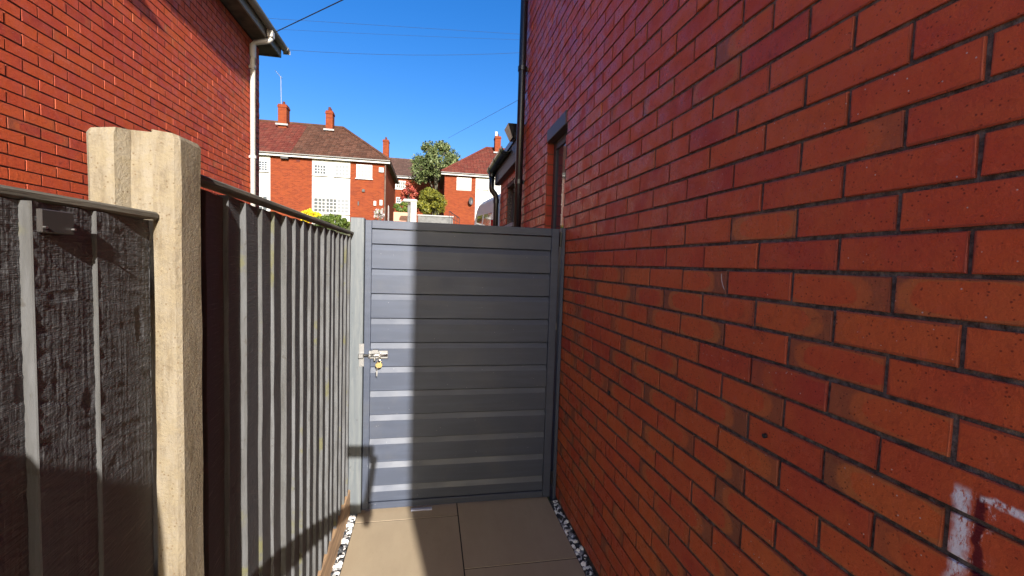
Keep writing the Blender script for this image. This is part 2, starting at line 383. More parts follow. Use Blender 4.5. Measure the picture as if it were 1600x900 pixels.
# ground
M['slab'] = mat('sand_porcelain', (.44, .35, .25), .55, spec=.4); t = NT(M['slab']); co = t.coord()
c = t.mix(t.smooth(t.noise(5, t.coord((1, .35, 1)), 6, .7), .3, .75), (.315, .250, .172), (.36, .29, .20))
c = t.mix(t.math('MULTIPLY', t.smooth(t.noise(1.7, co, 5, .65), .55, .75), .3), c, (.225, .178, .122))
c = t.mix(t.math('MULTIPLY', t.smooth(t.noise(55, co, 5, .8), .60, .70), .45), c, (.15, .115, .08))
t.out(c, t.math('MULTIPLY_ADD', t.noise(7, co, 5), .25, .42), t.bump(t.noise(260, co, 3), .25, .001))
M['grout'] = mat('dark_grout', (.022, .020, .018), .95)
M['ground'] = mat('grass_and_soil', (.06, .07, .03), .95, spec=.1); t = NT(M['ground']); t.out(t.mix(t.smooth(t.noise(.6, t.coord(), 6, .7), .35, .7), (.05, .075, .02), (.13, .12, .075)))
M['tarmac'] = mat('tarmac', (.06, .06, .06), .9); t = NT(M['tarmac']); t.out(t.mix(t.noise(60, t.coord(), 4), (.045, .045, .045), (.085, .083, .08)))
M['st_white'] = mat('white_pebble', (.74, .73, .70), .7); M['st_black'] = mat('black_pebble', (.030, .032, .037), .6); M['st_grey'] = mat('grey_pebble', (.25, .25, .26), .7)
M['wire'] = mat('black_cable', (.012, .012, .014), .6)
M['grey_wall'] = mat('grey_block_wall', (.27, .27, .26), .9); t = NT(M['grey_wall']); t.out(t.mix(t.smooth(t.noise(5, t.coord(), 5), .4, .7), (.13, .13, .128), (.08, .08, .078)))
M['iron'] = mat('black_iron', (.02, .02, .022), .5)
M['pinkbrick'] = mat('pink_brick', (.45, .24, .16), .9)

def leaf_mat(name, c0, c1, c2):
    m = mat(name, c0, .55, spec=.3); t = NT(m)
    at = t.node('ShaderNodeAttribute', attribute_name='tone'); sep = t.node('ShaderNodeSeparateColor'); t.l.new(at.outputs['Color'], sep.inputs[0])
    t.out(t.ramp(sep.outputs[0], [(0, c0), (.55, c1), (1, c2)]))
    t.b.inputs['Subsurface Weight'].default_value = 0
    return m
M['leaf_silver'] = leaf_mat('silver_green_leaf', (.028, .046, .014), (.080, .105, .034), (.16, .175, .08))
M['leaf_yellow'] = leaf_mat('yellow_green_leaf', (.04, .05, .006), (.11, .11, .010), (.19, .165, .016))
M['leaf_green'] = leaf_mat('green_leaf', (.025, .05, .008), (.07, .105, .015), (.14, .165, .03))
M['leaf_red'] = leaf_mat('red_leaf', (.12, .02, .02), (.26, .045, .03), (.36, .10, .05))
M['flower_yellow'] = leaf_mat('yellow_flower', (.35, .28, .01), (.62, .46, .01), (.75, .58, .03))
M['flower_mix'] = leaf_mat('mixed_flower', (.10, .15, .03), (.45, .38, .42), (.65, .60, .62))
M['bark'] = mat('bark', (.07, .065, .045), .9)

# ------------------------------------------------------------------ ground and paving
def T(y):
    if y < 3: return -.03
    if y < 33: return -.03 + (y-3)*.129
    if y < 70: return 3.84 + (y-33)*.11
    return 7.91
mb = MB(); ys = [-400, 3, 8, 15, 24, 33, 45, 58, 70, 1500]
for a, b in zip(ys[:-1], ys[1:]): mb.add([(-700, a, T(a)), (700, a, T(a)), (700, b, T(b)), (-700, b, T(b))], [(0,1,2,3)])
tag(mb.build('ground', M['ground']), kind='structure')
mb = MB()
for a, b in ((3.2, 8), (8, 15), (15, 26)): mb.add([(-1.4, a, T(a)+.012), (6.5, a, T(a)+.012), (6.5, b, T(b)+.012), (-1.4, b, T(b)+.012)], [(0,1,2,3)])
tag(mb.build('driveway', M['tarmac']), kind='structure')
tag(MB().box(-9, 8, -14, .10, -.03, -.026).build('bounce_patio', M['slab']), kind='structure')  # pale slab sheet added out of view to bounce sun into the alley
pav = MB().box(-.396, .782, -4.6, 3.0, -.024, -.0022).build('paving', M['grout']); tag(pav, kind='structure')
def slab(x0, x1, y0, y1):
    z = random.uniform(-.0008, .0008); MB().box(x0+.0032, x1-.0032, y0+.0032, y1-.0032, -.008, z, bev=.0005).build('slab', M['slab'], pav)
y = 2.517
slab(-.396, .195, y, 3.0)
for k in range(8): slab(-.396, .195, max(y-.9*(k+1), -4.6), y-.9*k)
y = 2.055
slab(.195, .782, y, 2.955)
for k in range(8): slab(.195, .782, max(y-.9*(k+1), -4.6), y-.9*k)
def gravel(x0, x1, y0, y1, n, label):
    mb = MB()
    for _ in range(n):
        x = random.uniform(x0, x1); q = random.uniform(y0, y1); r = random.uniform(.007, .0155)
        mi = 0 if random.random() < .42 else (1 if random.random() < .72 else 2)
        mb.ico((x, q, -.026+r*random.uniform(.4, 1.7)), r, mi, .3, .8)
    o = mb.build('gravel', [M['st_white'], M['st_black'], M['st_grey']]); tag(o, label, 'gravel', kind='stuff')
gravel(-.452, -.402, -.6, 2.62, 1500, 'black and white gravel strip along the fence foot')
gravel(.79, .832, -.6, 2.60, 1300, 'black and white gravel strip along the red house wall')

# ------------------------------------------------------------------ brick walls
def brick_part(mb, ax, wx, n, y0, y1, z0, z1, tone):
    """one brick on a wall; ax 0: wall plane x = wx running in y, ax 1: plane y = wx running in x; n = outward sign"""
    p = (.0048 if n < 0 else .0052) + random.uniform(-.0016, .0018); bv = .0014
    j = lambda: random.uniform(-.0017, .0017)
    ring = lambda d, o: [(d, y0+o+j(), z0+o+j()), (d, y1-o+j(), z0+o+j()), (d, y1-o+j(), z1-o+j()), (d, y0+o+j(), z1-o+j())]
    back = ring(wx-n*.01, 0); mid = ring(wx+n*(p-bv), 0); fr = ring(wx+n*p+n*random.uniform(-.0006, .0006), bv)
    vs = back+mid+fr
    if ax == 1: vs = [(q[1], q[0], q[2]) for q in vs]
    fs = []; uvs = []
    U = [(0,0), (1,0), (1,1), (0,1)]
    for a in (0, 4):
        for k in range(4): fs.append((a+k, a+(k+1) % 4, a+4+(k+1) % 4, a+4+k)); uvs.append([U[k], U[(k+1) % 4], U[(k+1) % 4], U[k]])
    fs.append((8, 9, 10, 11)); uvs.append(U)
    if (n < 0) == (ax == 0): fs = [tuple(reversed(f)) for f in fs]; uvs = [list(reversed(q)) for q in uvs]
    mb.tone = tone; mb.add(vs, fs, 0, uvs)
def brick_wall(wall, ax, wx, n, a0, a1, zb, rows, ph0, ph1, holes, m, tonef, vis, nsingle=300):
    """rows of stretchers; zb = bed centre of the lowest row; ph0/ph1 = perpend phase of even/odd rows"""
    B = []
    for r in range(rows):
        z0, z1 = zb+.075*r+.0043, zb+.075*(r+1)-.0043
        ph = ph0 if r % 2 == 0 else ph1
        k = math.floor((a0-ph)/.225)
        while True:
            s = ph+.225*k; e = s+.225; k += 1
            if s >= a1: break
            s2, e2 = max(s, a0), min(e, a1)
            segs = [(s2, e2)]
            for (h0, h1, hz0, hz1) in holes:
                if z1 > hz0+.01 and z0 < hz1-.01:
                    new = []
                    for (p, q) in segs:
                        if q <= h0 or p >= h1: new.append((p, q)); continue
                        if p < h0: new.append((p, h0+.005))
                        if q > h1: new.append((h1-.005, q))
                    segs = new
            for (p, q) in segs:
                if q-p > .03: B.append((p+.0044, q-.0044, z0, z1))
    sc = []
    for i, (p, q, z0, z1) in enumerate(B):
        c = ((wx, (p+q)/2, (z0+z1)/2) if ax == 0 else ((p+q)/2, wx, (z0+z1)/2))
        pts = [proj((wx, a, b) if ax == 0 else (a, wx, b)) for a, b in ((p, z0), (q, z0), (q, z1), (p, z1))]
        area = 0
        if all(pts) and vis(c):
            X = [min(max(t[0], 0), 1600) for t in pts]; Y = [min(max(t[1], 0), 900) for t in pts]
            area = abs(sum(X[k]*Y[(k+1) % 4]-X[(k+1) % 4]*Y[k] for k in range(4)))/2
        sc.append((area, i))
    sc.sort(reverse=True); single = {i for a, i in sc[:nsingle] if a > 60}
    rest = MB(); rest.tone = (0, 0, 0)
    for i, (p, q, z0, z1) in enumerate(B):
        tn = tonef((p+q)/2, (z0+z1)/2)
        if i in single:
            mb = MB(); brick_part(mb, ax, wx, n, p, q, z0, z1, tn); mb.build('brick', m, wall)
        else: brick_part(rest, ax, wx, n, p, q, z0, z1, tn)
    if rest.v: tag(rest.build('brickwork', m, wall), kind='stuff')

# right hand house ----------------------------------------------------------
WX = .8375; RY0, RY1 = -2.78, 4.10; RTOP = 6.0
house_r = thing('brick_house', 'shaded red brick house whose wall fills the right side of the photo', 'house')
HOLE = (2.70, 3.155, 1.14, 2.50)
mb = MB()
def wallbox(y0, y1, z0, z1): mb.box(WX, WX+.3, y0, y1, z0, z1)
wallbox(RY0, HOLE[0], -.3, RTOP); wallbox(HOLE[1], RY1, -.3, RTOP); wallbox(HOLE[0], HOLE[1], -.3, HOLE[2]); wallbox(HOLE[0], HOLE[1], HOLE[3], RTOP)
wall_r = mb.build('wall', M['mortar_r'], house_r)
def tone_r(y, z):
    low = z < 1.52
    r = min(1, max(0, random.gauss(.60 if low else .42 - .05*max(0, z-2.0), .20)))
    if random.random() < .05: r *= .3
    g = (random.random()**.55 if random.random() < .62 else 0.0) if low else (random.uniform(.4, 1) if random.random() < .06 else 0.0)
    return (r, g, random.random())
zb = H + .0028 - .075*20
def vis_r(c):
    q = proj(c)
    if q is None or not (-60 < q[0] < 1660 and -60 < q[1] < 960): return False
    return not (c[1] > 2.63 and c[2] < 1.74)
# row index 20 spans rel 0..+1 with perpends at .09+.225k; neighbours at .2
brick_wall(wall_r, 0, WX, -1, RY0, RY1, zb, 80, .088, .2005, [HOLE], M['brick_r'], tone_r, vis_r)
# the other sides of the house (out of view) and its roof
mb = MB(); mb.box(WX-.003, 8.2, RY0-.112, RY0-.002, -.3, RTOP-.002); mb.box(WX+.31, 8.2, RY1-.28, RY1-.002, -.3, RTOP-.002); mb.box(8.21, 8.5, RY0, RY1, -.3, RTOP)
mb.build('side_wall', M['red_brick_tex'], house_r)
mb = MB(); e = .22; x0, x1, y0, y1 = WX-e, 8.5+e, RY0-e, RY1+e; zr = RTOP+.003
mb.add([(x0,y0,zr), (x1,y0,zr), (x1,y1,zr), (x0,y1,zr), ((x0+x1)/2,(y0+y1)/2-.4,zr+2.6), ((x0+x1)/2,(y0+y1)/2+.4,zr+2.6)], [(3,2,1,0), (0,1,4), (1,2,5,4), (2,3,5), (3,0,4,5)])
mb.build('roof', M['tile_grey'], house_r)
# window in the alley wall
win = MB(); xi = WX+.045
win.box(xi, xi+.06, HOLE[0], HOLE[0]+.055, HOLE[2], 2.405); win.box(xi, xi+.06, HOLE[1]-.055, HOLE[1], HOLE[2], 2.405)
win.box(xi+.001, xi+.059, HOLE[0]+.055, HOLE[1]-.055, 2.35, 2.405); win.box(xi+.001, xi+.059, HOLE[0]+.055, HOLE[1]-.055, HOLE[2], HOLE[2]+.055)
wo = win.build('window', M['grey_fascia'], house_r)
MB().box(xi+.012, xi+.018, HOLE[0]+.055, HOLE[1]-.055, HOLE[2]+.055, 2.35).build('pane', M['glass'], wo)
MB().box(WX+.001, WX+.044, HOLE[1]-.006, HOLE[1]-.0005, HOLE[2]+.001, 2.404).build('reveal', M['red_brick_tex'], wo)
MB().box(WX-.012, WX+.13, HOLE[0]+.002, HOLE[1]-.002, 2.407, 2.496, bev=.004).build('lintel', M['grey_fascia'], wo)
MB().box(WX-.04, WX+.07, HOLE[0]-.03, HOLE[1]+.03, HOLE[2]-.05, HOLE[2]-.002, bev=.005).build('sill', M['lead'], wo)
MB().box(WX+.25, WX+.29, HOLE[0]+.004, HOLE[1]-.004, HOLE[2]+.004, 2.40).build('blind', M['curtain'], wo)
# black downpipe at the corner
def pipe_brackets(parent, x, y, zs, wx, m, r):
    for z in zs:
        b = MB(); b.tube([(x, y, z-.02), (x, y, z+.02)], r+.006, 14); b.box(x, wx, y-.012, y+.012, z-.014, z+.014); b.build('bracket', m, parent)
px_, py_ = WX-.055, 3.95
dp = MB().tube([(px_, py_, .02), (px_, py_, RTOP-.12)], .034, 16).build('downpipe', M['black_plastic'], house_r, smooth=True)
pipe_brackets(dp, px_, py_, (.7, 2.26, 3.27, 4.6), WX-.004, M['black_plastic'], .034)
# rear extension beyond the corner
EX = .862; EY0, EY1 = 4.12, 5.50; ET = 2.78
WH = (4.36, 5.02, 1.93, 2.38)
mb = MB()
def eb(y0, y1, z0, z1): mb.box(EX, EX+.25, y0, y1, z0, z1)
eb(EY0, WH[0], 0, ET); eb(WH[1], EY1, 0, ET); eb(WH[0], WH[1], 0, WH[2]); eb(WH[0], WH[1], WH[3], ET)
mb.box(EX+.26, 5, EY1-.25, EY1-.002, 0, ET)
ext = mb.build('extension_wall', M['mortar_r'], house_r)
brick_wall(ext, 0, EX, -1, EY0, EY1, zb+.075*18, 20, .05, .16, [WH], M['brick_r'], lambda y, z: (random.uniform(.3, .55), 0.0, .5), lambda c: c[2] > 1.9, 60)
MB().box(.79, .86, EY0, EY1+.06, 2.50, 2.70, bev=.004).build('fascia', M['grey_fascia'], house_r)
MB().box(.775, 5, EY0-.004, EY1+.09, 2.703, 2.76).build('flat_roof', M['black_plastic'], house_r)
mb = MB()
prof = [(.745+.058*math.cos(a), 2.70+.058*math.sin(a)) for a in np.linspace(math.pi, 2*math.pi, 9)]
prof += [(.745+.052*math.cos(a), 2.70+.052*math.sin(a)) for a in np.linspace(2*math.pi, math.pi, 9)]
mb.prism(prof, 1, 4.42, 5.62); gut = mb.build('gutter', M['black_plastic'], house_r)
for yy in (4.55, 5.0, 5.45):
    b = MB(); pr = [(.745+.064*math.cos(a), 2.70+.064*math.sin(a)) for a in np.linspace(math.pi, 2*math.pi, 9)]+[(.745+.0585*math.cos(a), 2.70+.0585*math.sin(a)) for a in np.linspace(2*math.pi, math.pi, 9)]
    b.prism(pr, 1, yy-.02, yy+.02); b.build('gutter_bracket', M['black_plastic'], gut)
mb = MB(); mb.add([(.70,4.13,2.84),(.86,4.13,2.84),(.86,4.36,2.84),(.70,4.36,2.84),(.75,4.17,2.72),(.84,4.17,2.72),(.84,4.32,2.72),(.75,4.32,2.72)], [(0,1,2,3),(7,6,5,4),(0,4,5,1),(1,5,6,2),(2,6,7,3),(3,7,4,0)])
mb.build('hopper', M['black_plastic'], house_r)
P = [(.745,5.52,2.66),(.745,5.52,2.46),(.752,5.52,2.43),(.79,5.52,2.385),(.805,5.52,2.36),(.81,5.52,2.32),(.81,5.52,.1)]
d2 = MB().tube(P, .034, 14).build('downpipe', M['black_plastic'], house_r, smooth=True)
MB().tube([(.745,5.52,2.655),(.745,5.52,2.60)], .042, 14).build('collar', M['black_plastic'], d2)
MB().tube([(.81,5.52,2.32),(.81,5.52,2.27)], .041, 14).build('collar', M['black_plastic'], d2)
wf = MB(); xi = EX+.06
wf.box(xi, xi+.06, WH[0], WH[0]+.05, WH[2], WH[3]); wf.box(xi, xi+.06, WH[1]-.05, WH[1], WH[2], WH[3]); wf.box(xi+.001, xi+.059, WH[0]+.05, WH[1]-.05, WH[3]-.05, WH[3]); wf.box(xi+.001, xi+.059, WH[0]+.05, WH[1]-.05, WH[2], WH[2]+.05)
wo = wf.build('window', M['grey_fascia'], house_r)
MB().box(xi+.03, xi+.036, WH[0]+.05, WH[1]-.05, WH[2]+.05, WH[3]-.05).build('pane', M['glass'], wo)
MB().box(EX-.06, EX+.055, WH[0]-.05, WH[1]+.05, WH[2]-.045, WH[2]-.002, bev=.004).build('sill', M['lead'], wo)
# fixings in the wall
for (a, b, r) in ((951, 614, .010), (1194, 681, .006)):
    q = atX(a, b, WX-.009); MB().tube([(WX+.004, q[1], q[2]), (WX-.011, q[1], q[2])], r, 10).build('wall_plug', M['black_plastic'], wall_r)

# left hand house -----------------------------------------------------------
LX = -2.47; LY0, LY1 = 1.0, 6.97; LTOP = H+2.97
house_l = thing('brick_house', 'sunlit red brick house with white downpipe behind the fence at left', 'house')
wall_l = MB().box(LX-.3, LX, LY0, LY1, -.3, LTOP).build('wall', M['mortar_l'], house_l)
def tone_l(y, z):
    r = min(1, max(0, random.gauss(.58, .17)));
    if random.random() < .08: r *= .25
    return (r, random.uniform(.2, .6) if random.random() < .10 else 0.0, random.random())
zl = H+.625-.075*28
def vis_l(c):
    q = proj(c)
    if q is None or not (-20 < q[0] < 1620 and -30 < q[1] < 900): return False
    if 133 < q[0] < 313 and q[1] > 205: return False
    lim = 288+.145*q[0] if q[0] < 240 else 280+.352*(q[0]-315)
    return q[1] < lim-2
# top of row at rel 1.221 -> bed centre 1.225 = zl + 36*.075, so row 35 has perpends at 3.12
brick_wall(wall_l, 0, LX, 1, LY0, LY1-.001, zl, 59, 3.115+.1125, 3.115, [], M['brick_l'], tone_l, vis_l)
mb = MB(); mb.box(-9, LX-.31, LY1-.28, LY1-.001, -.3, LTOP); mb.box(-9, LX+.004, LY0-.112, LY0-.002, -.3, LTOP-.002); mb.box(-9.3, -9.01, LY0, LY1, -.3, LTOP)
mb.build('side_wall', M['red_brick_tex'], house_l)
o = .20; ZS = H+2.975; YE = LY1+.22
MB().box(LX-.1, LX+o, LY0-o, YE, ZS, ZS+.015).build('soffit', M['soffit'], house_l)
MB().box(LX+.004, LX+.39, LY0-o, 2.45, ZS+.018, ZS+.03).build('shadow_board', M['soffit'], house_l)  # added unseen board, shaped to cast the wedge shadow on the wall
fa = MB(); fa.box(LX+o+.001, LX+o+.02, LY0-o, YE+.02, ZS-.012, ZS+.15); fa.box(LX-6.5, LX+o+.02, YE+.001, YE+.02, ZS-.012, ZS+.15)
fa.build('fascia', M['gutter_cream'], house_l)
def gutter_prof(c, z, r, t=.005):
    return [(c+r*math.cos(a), z+r*math.sin(a)) for a in np.linspace(math.pi, 2*math.pi, 9)] + [(c+(r-t)*math.cos(a), z+(r-t)*math.sin(a)) for a in np.linspace(2*math.pi, math.pi, 9)]
gx = LX+o+.02+.052
gl = MB().prism(gutter_prof(gx, ZS+.13, .05), 1, LY0-o, YE+.09).build('gutter', M['gutter_cream'], house_l)
MB().prism(gutter_prof(gx, ZS+.13, .0565), 1, YE-.02, YE+.03).build('gutter_joint', M['gutter_cream'], gl)
MB().box(gx-.05, gx+.05, YE+.091, YE+.097, ZS+.075, ZS+.135).build('end_cap', M['gutter_cream'], gl)
mb = MB(); A_ = (LX+o+.06, YE+.06, ZS+.155); rp = 3.2
mb.add([(LX+o+.06, LY0-o, ZS+.155), A_, (-9.4, YE+.06, ZS+.155), (-9.4, LY0-o, ZS+.155), (-5.8, 1.2, ZS+2.6), (-5.8, 3.4, ZS+2.6)], [(0,1,5,4), (1,2,5), (2,3,4,5), (3,0,4), (0,3,2,1)])
mb.build('roof', M['tile_grey'], house_l)
py_ = 6.60; pxx = LX+.055
P = [(gx, py_+.02, ZS+.085), (gx-.005, py_+.02, ZS-.03), (gx-.02, py_+.015, ZS-.05), (pxx+.03, py_, ZS-.10), (pxx, py_, ZS-.13), (pxx, py_, .05)]
dl = MB().tube(P, .034, 14).build('downpipe', M['pipe_white'], house_l, smooth=True)
MB().tube([(pxx, py_, ZS-.13), (pxx, py_, ZS-.30)], .040, 14).build('collar', M['pipe_white'], dl)
MB().box(gx-.04, gx+.035, py_-.03, py_+.07, ZS-.01, ZS+.09, bev=.01).build('outlet', M['pipe_white'], dl)
pipe_brackets(dl, pxx, py_, (H+1.35, H+.3, H+2.55), LX-.002, M['pipe_white'], .034)

# ------------------------------------------------------------------ fence
XF = -.438
def vnoise(ny, nz, cy, cz, seed):
    """smooth random field on an ny x nz grid with cy x cz cells"""
    g = np.random.default_rng(seed).random((cy+2, cz+2)); a = np.linspace(0, cy, ny); b = np.linspace(0, cz, nz)
    i = a.astype(int); j = b.astype(int); u = (a-i)[:, None]; v = (b-j)[None, :]; u = u*u*(3-2*u); v = v*v*(3-2*v)
    i = i[:, None]; j = j[None, :]
    return g[i, j]*(1-u)*(1-v) + g[i+1, j]*u*(1-v) + g[i, j+1]*(1-u)*v + g[i+1, j+1]*u*v - .5
def sawn(mb, Y, wdt, zb_, zt, x1, seed):
    """front face of a rough sawn board as a relief grid"""
    ny, nz = 64, 760
    n0 = nz+80
    sh = np.linspace(0, 1, ny)
    def slant(f, k): return np.stack([np.interp(np.arange(nz)+k*sh[i]*28+10, np.arange(n0), f[i]) for i in range(ny)])
    h = .0011*slant(vnoise(ny, n0, 2, 150, seed), 1) + .0011*slant(vnoise(ny, n0, 4, 330, seed+1), .8) + .00022*vnoise(ny, nz, 30, 22, seed+2) + .0005*vnoise(ny, nz, 3, 14, seed+3) + .00022*vnoise(ny, nz, 30, 560, seed+4)
    kn = vnoise(ny, nz, 4, 40, seed+5); h += np.where(kn > .33, -(kn-.33)*.008, 0)
    amp = .75 + .4*(vnoise(ny, nz, 3, 12, seed+6)+.5); h *= amp
    ye = np.linspace(.0012, wdt, ny); ed = np.minimum(1, np.linspace(0, 1, ny)/.05)[:, None]; h = h*ed
    zz = np.linspace(zb_, zt, nz)
    vs = [(x1-.118*ye[i]+h[i, k], Y+ye[i], zz[k]) for i in range(ny) for k in range(nz)]
    fs = [(i*nz+k, (i+1)*nz+k, (i+1)*nz+k+1, i*nz+k+1) for i in range(ny-1) for k in range(nz-1)]
    mb.add(vs, fs, 0)
def feather(Y, zt, zb_, wdt, thick, tilt=0.0, fine=False):
    """feather edge board: thick edge at low Y facing the camera, thin edge tucked under the next board"""
    n = 14; vs = []; fs = []; mi = []
    w0 = random.uniform(-.0012, .0012); xb = XF-.024+tilt; lean = random.uniform(-.004, .004)
    prof = lambda y_, z_: None
    for k in range(n+1):
        z = zb_+(zt-zb_)*k/n; j = random.uniform(-.0012, .0012) + lean*(k/n-.5); j2 = random.uniform(-.0009, .0009)
        if fine: j = j2 = 0.0
        x1 = xb+.006+thick+w0+j2
        vs += [(xb, Y+j, z), (x1-.0012, Y+j, z), (x1, Y+j+.0012, z), (x1-.118*wdt, Y+wdt, z), (xb, Y+wdt, z)]
    f2 = []
    for k in range(n):
        a, b = 5*k, 5*(k+1)
        f2 += [((a, a+1, b+1, b), 1), ((a+1, a+2, b+2, b+1), 1), ((a+3, a+4, b+4, b+3), 1)]
        if not fine: f2.append(((a+2, a+3, b+3, b+2), 0))
    f2 += [((4,3,2,1,0), 1), (tuple(5*n+i for i in range(5)), 1)]
    mb = MB()
    b0 = len(mb.v); mb.v += vs
    for f, m_ in f2: mb.f.append(f); mb.m.append(m_)
    if fine: sawn(mb, Y, wdt, zb_, zt, xb+.006+thick+w0, int(Y*1000))
    return mb
ZF = H+.15
far_panel = thing('fence_panel', 'long charcoal featheredge fence panel running from the concrete post to the gate', 'fence panel')
for k, Y in enumerate((.885, .965, 1.063, 1.15, 1.257, 1.355, 1.452, 1.544, 1.64, 1.741, 1.837, 1.936, 2.038, 2.131, 2.232, 2.335, 2.440, 2.540)):
    nx = .125 if k != 17 else .08
    fixn(feather(Y, ZF-.02+random.uniform(-.006, .001), .155+random.uniform(-.008, .004), nx, random.uniform(.0155, .0195)).build('board', [M['board'], M['edge']], far_panel))
MB().box(XF-.036, XF+.007, .86, 2.62, ZF-.011, ZF+.002, bev=.003).build('cap_rail', M['cap'], far_panel)
MB().box(XF-.03, XF+.002, .86, 2.62, -.03, .148, bev=.004).build('gravel_board', M['kick'], far_panel)
for zz in (.35, .95, 1.45): MB().box(XF-.075, XF-.026, .86, 2.62, zz-.03, zz+.03).build('back_rail', M['cap'], far_panel)
ZN = H+.058
near_panel = thing('fence_panel', 'charcoal fence panel with small dark plate in the left foreground', 'fence panel')
for k, Y in enumerate((.256, .355, .455, .555, .6575)):
    fixn(feather(Y, ZN-.007, .155, .125 if k < 4 else .137, .0195 if k < 4 else .0135, .016, fine=(k >= 2)).build('board', [M['board'], M['edge']], near_panel))
fixn(feather(.195, ZN-.007, .155, .09, .0175, .016).build('board', [M['board'], M['edge']], near_panel))
MB().box(XF-.032, XF+.010, .19, .7945, ZN-.006, ZN+.006, bev=.003).build('cap_rail', M['cap'], near_panel)
MB().box(XF-.03, XF+.002, .19, .794, -.03, .148, bev=.004).build('gravel_board', M['kick'], near_panel)
for zz in (.35, .95, 1.45): MB().box(XF-.075, XF-.026, .19, .794, zz-.03, zz+.03).build('back_rail', M['cap'], near_panel)
a = atX(62, 324, -.4165); b = atX(117, 367, -.4165)
pl = MB().box(XF+.0135, XF+.0215, a[1]+.002, b[1], b[2], a[2]-.001, bev=.001).build('plate', M['plate'], near_panel)
for (u_, v_) in ((.1, .22), (.93, .22)):
    yy = a[1]+(b[1]-a[1])*u_; zz = b[2]+(a[2]-b[2])*v_
    MB().tube([(XF+.0213, yy, zz), (XF+.0245, yy, zz)], .0017, 10).build('screw', M['steel'], pl)
def concrete_post(y0, label):
    x0, x1, y1, zt = -.531, -.400, y0+.074, H+.196
    c = .007; sx0, sx1, sd = -.484, -.4375, .022
    # plan outline of a slotted post (anticlockwise)
    pl_ = [(x0+c, y0), (sx0-.006, y0), (sx0+.004, y0+sd), (sx1-.001, y0+sd), (sx1, y0), (x1-c, y0), (x1, y0+c), (x1, y1-c), (x1-c, y1),
           (sx1, y1), (sx1-.001, y1-sd), (sx0+.004, y1-sd), (sx0-.006, y1), (x0+c, y1), (x0, y1-c), (x0, y0+c)]
    zs = [-.4] + list(np.linspace(0, zt-.012, 22)) + [zt-.005]
    bm = bmesh.new(); rings = []
    for k, z in enumerate(zs):
        s = 1.0 if k < len(zs)-1 else .955
        cx, cy = (x0+x1)/2, (y0+y1)/2; ring = []
        for (x, y_) in pl_:
            j = random.uniform(-.0007, .0007)
            zz = z + (.006*(1-abs((x-cx)/.065)) if k >= len(zs)-1 else 0) + (random.uniform(-.0015, .0015) if k >= len(zs)-2 else 0)
            ring.append(bm.verts.new((cx+(x-cx)*s+j, cy+(y_-cy)*s+j, zz)))
        rings.append(ring)
    n = len(pl_)
    for a_, b_ in zip(rings[:-1], rings[1:]):
        for k in range(n): bm.faces.new((a_[k], a_[(k+1) % n], b_[(k+1) % n], b_[k]))
    cap = bm.faces.new(rings[-1]); bmesh.ops.triangulate(bm, faces=[cap]); bmesh.ops.recalc_face_normals(bm, faces=bm.faces)
    me = bpy.data.meshes.new('concrete_post'); bm.to_mesh(me); bm.free(); me.materials.append(M['concrete'])
    ob = bpy.data.objects.new('concrete_post', me); COL.objects.link(ob); return tag(ob, label, 'fence post', 'concrete fence posts')
concrete_post(.795, 'cream slotted concrete fence post between the two fence panels')
concrete_post(.118, 'cream concrete post at the near end of the foreground fence panel')

# ------------------------------------------------------------------ gate
GY = 2.62
gate = thing('garden_gate', 'grey slatted metal garden gate closing the alley', 'gate')
GX0, GX1, GB, GT = -.3700, .788, .016, 1.735
fr = MB(); fr.box(GX0, GX0+.036, GY, GY+.045, GB, GT, bev=.002); fr.build('stile', M['gate'], gate)
fr = MB(); fr.box(GX1-.048, GX1, GY, GY+.045, GB, GT, bev=.002); fr.build('stile', M['gate'], gate)
MB().box(GX0+.0365, GX1-.0485, GY+.001, GY+.045, GT-.046, GT+.001, bev=.002).build('top_rail', M['gate'], gate)
MB().box(GX0+.0365, GX1-.0485, GY+.001, GY+.045, GB, GB+.040, bev=.002).build('bottom_rail', M['gate'], gate)
js = [1.687] + [1.599-.1447*k for k in range(11)] + [.0565]
for k in range(12):
    zt, zb2 = js[k], js[k+1]; yf = GY+.010
    ch = .034 if k else .004
    prof = [(yf+.030, zt-.001), (yf+.0145, zt-.0015), (yf+.0125, zt-.003), (yf, zt-ch), (yf, zb2+.004), (yf+.003, zb2+.0015), (yf+.030, zb2+.0015)]
    fixn(MB().prism(prof, 0, GX0+.037, GX1-.049).build('slat', M['gate'], gate))
MB().box(GX0+.037, GX1-.049, GY+.0405, GY+.0440, GB+.0405, GT-.0465).build('light_stop_sheet', M['gate'], gate)  # added behind the slats to keep daylight from showing through the gaps
for z0 in (1.625, .10):
    h = MB().box(GX1+.002, GX1+.017, GY-.004, GY+.02, z0, z0+.088, bev=.002).build('hinge', M['black_plastic'], gate)
    MB().tube([(GX1+.0095, GY-.007, z0-.002), (GX1+.0095, GY-.007, z0+.09)], .006, 10).build('knuckle', M['black_plastic'], h)
tag(MB().box(-.452, -.3755, GY-.004, GY+.075, -.05, H+.236, bev=.003).build('gate_post', M['gatepost']), 'grey painted timber gate post beside the fence, carrying the bolt keep', 'gate post')
tag(MB().box(.807, .8300, GY+.002, GY+.07, -.05, H+.232, bev=.003).build('gate_post', M['gate']), 'narrow grey gate post fixed to the shaded brick wall, carrying the hinges', 'gate post')
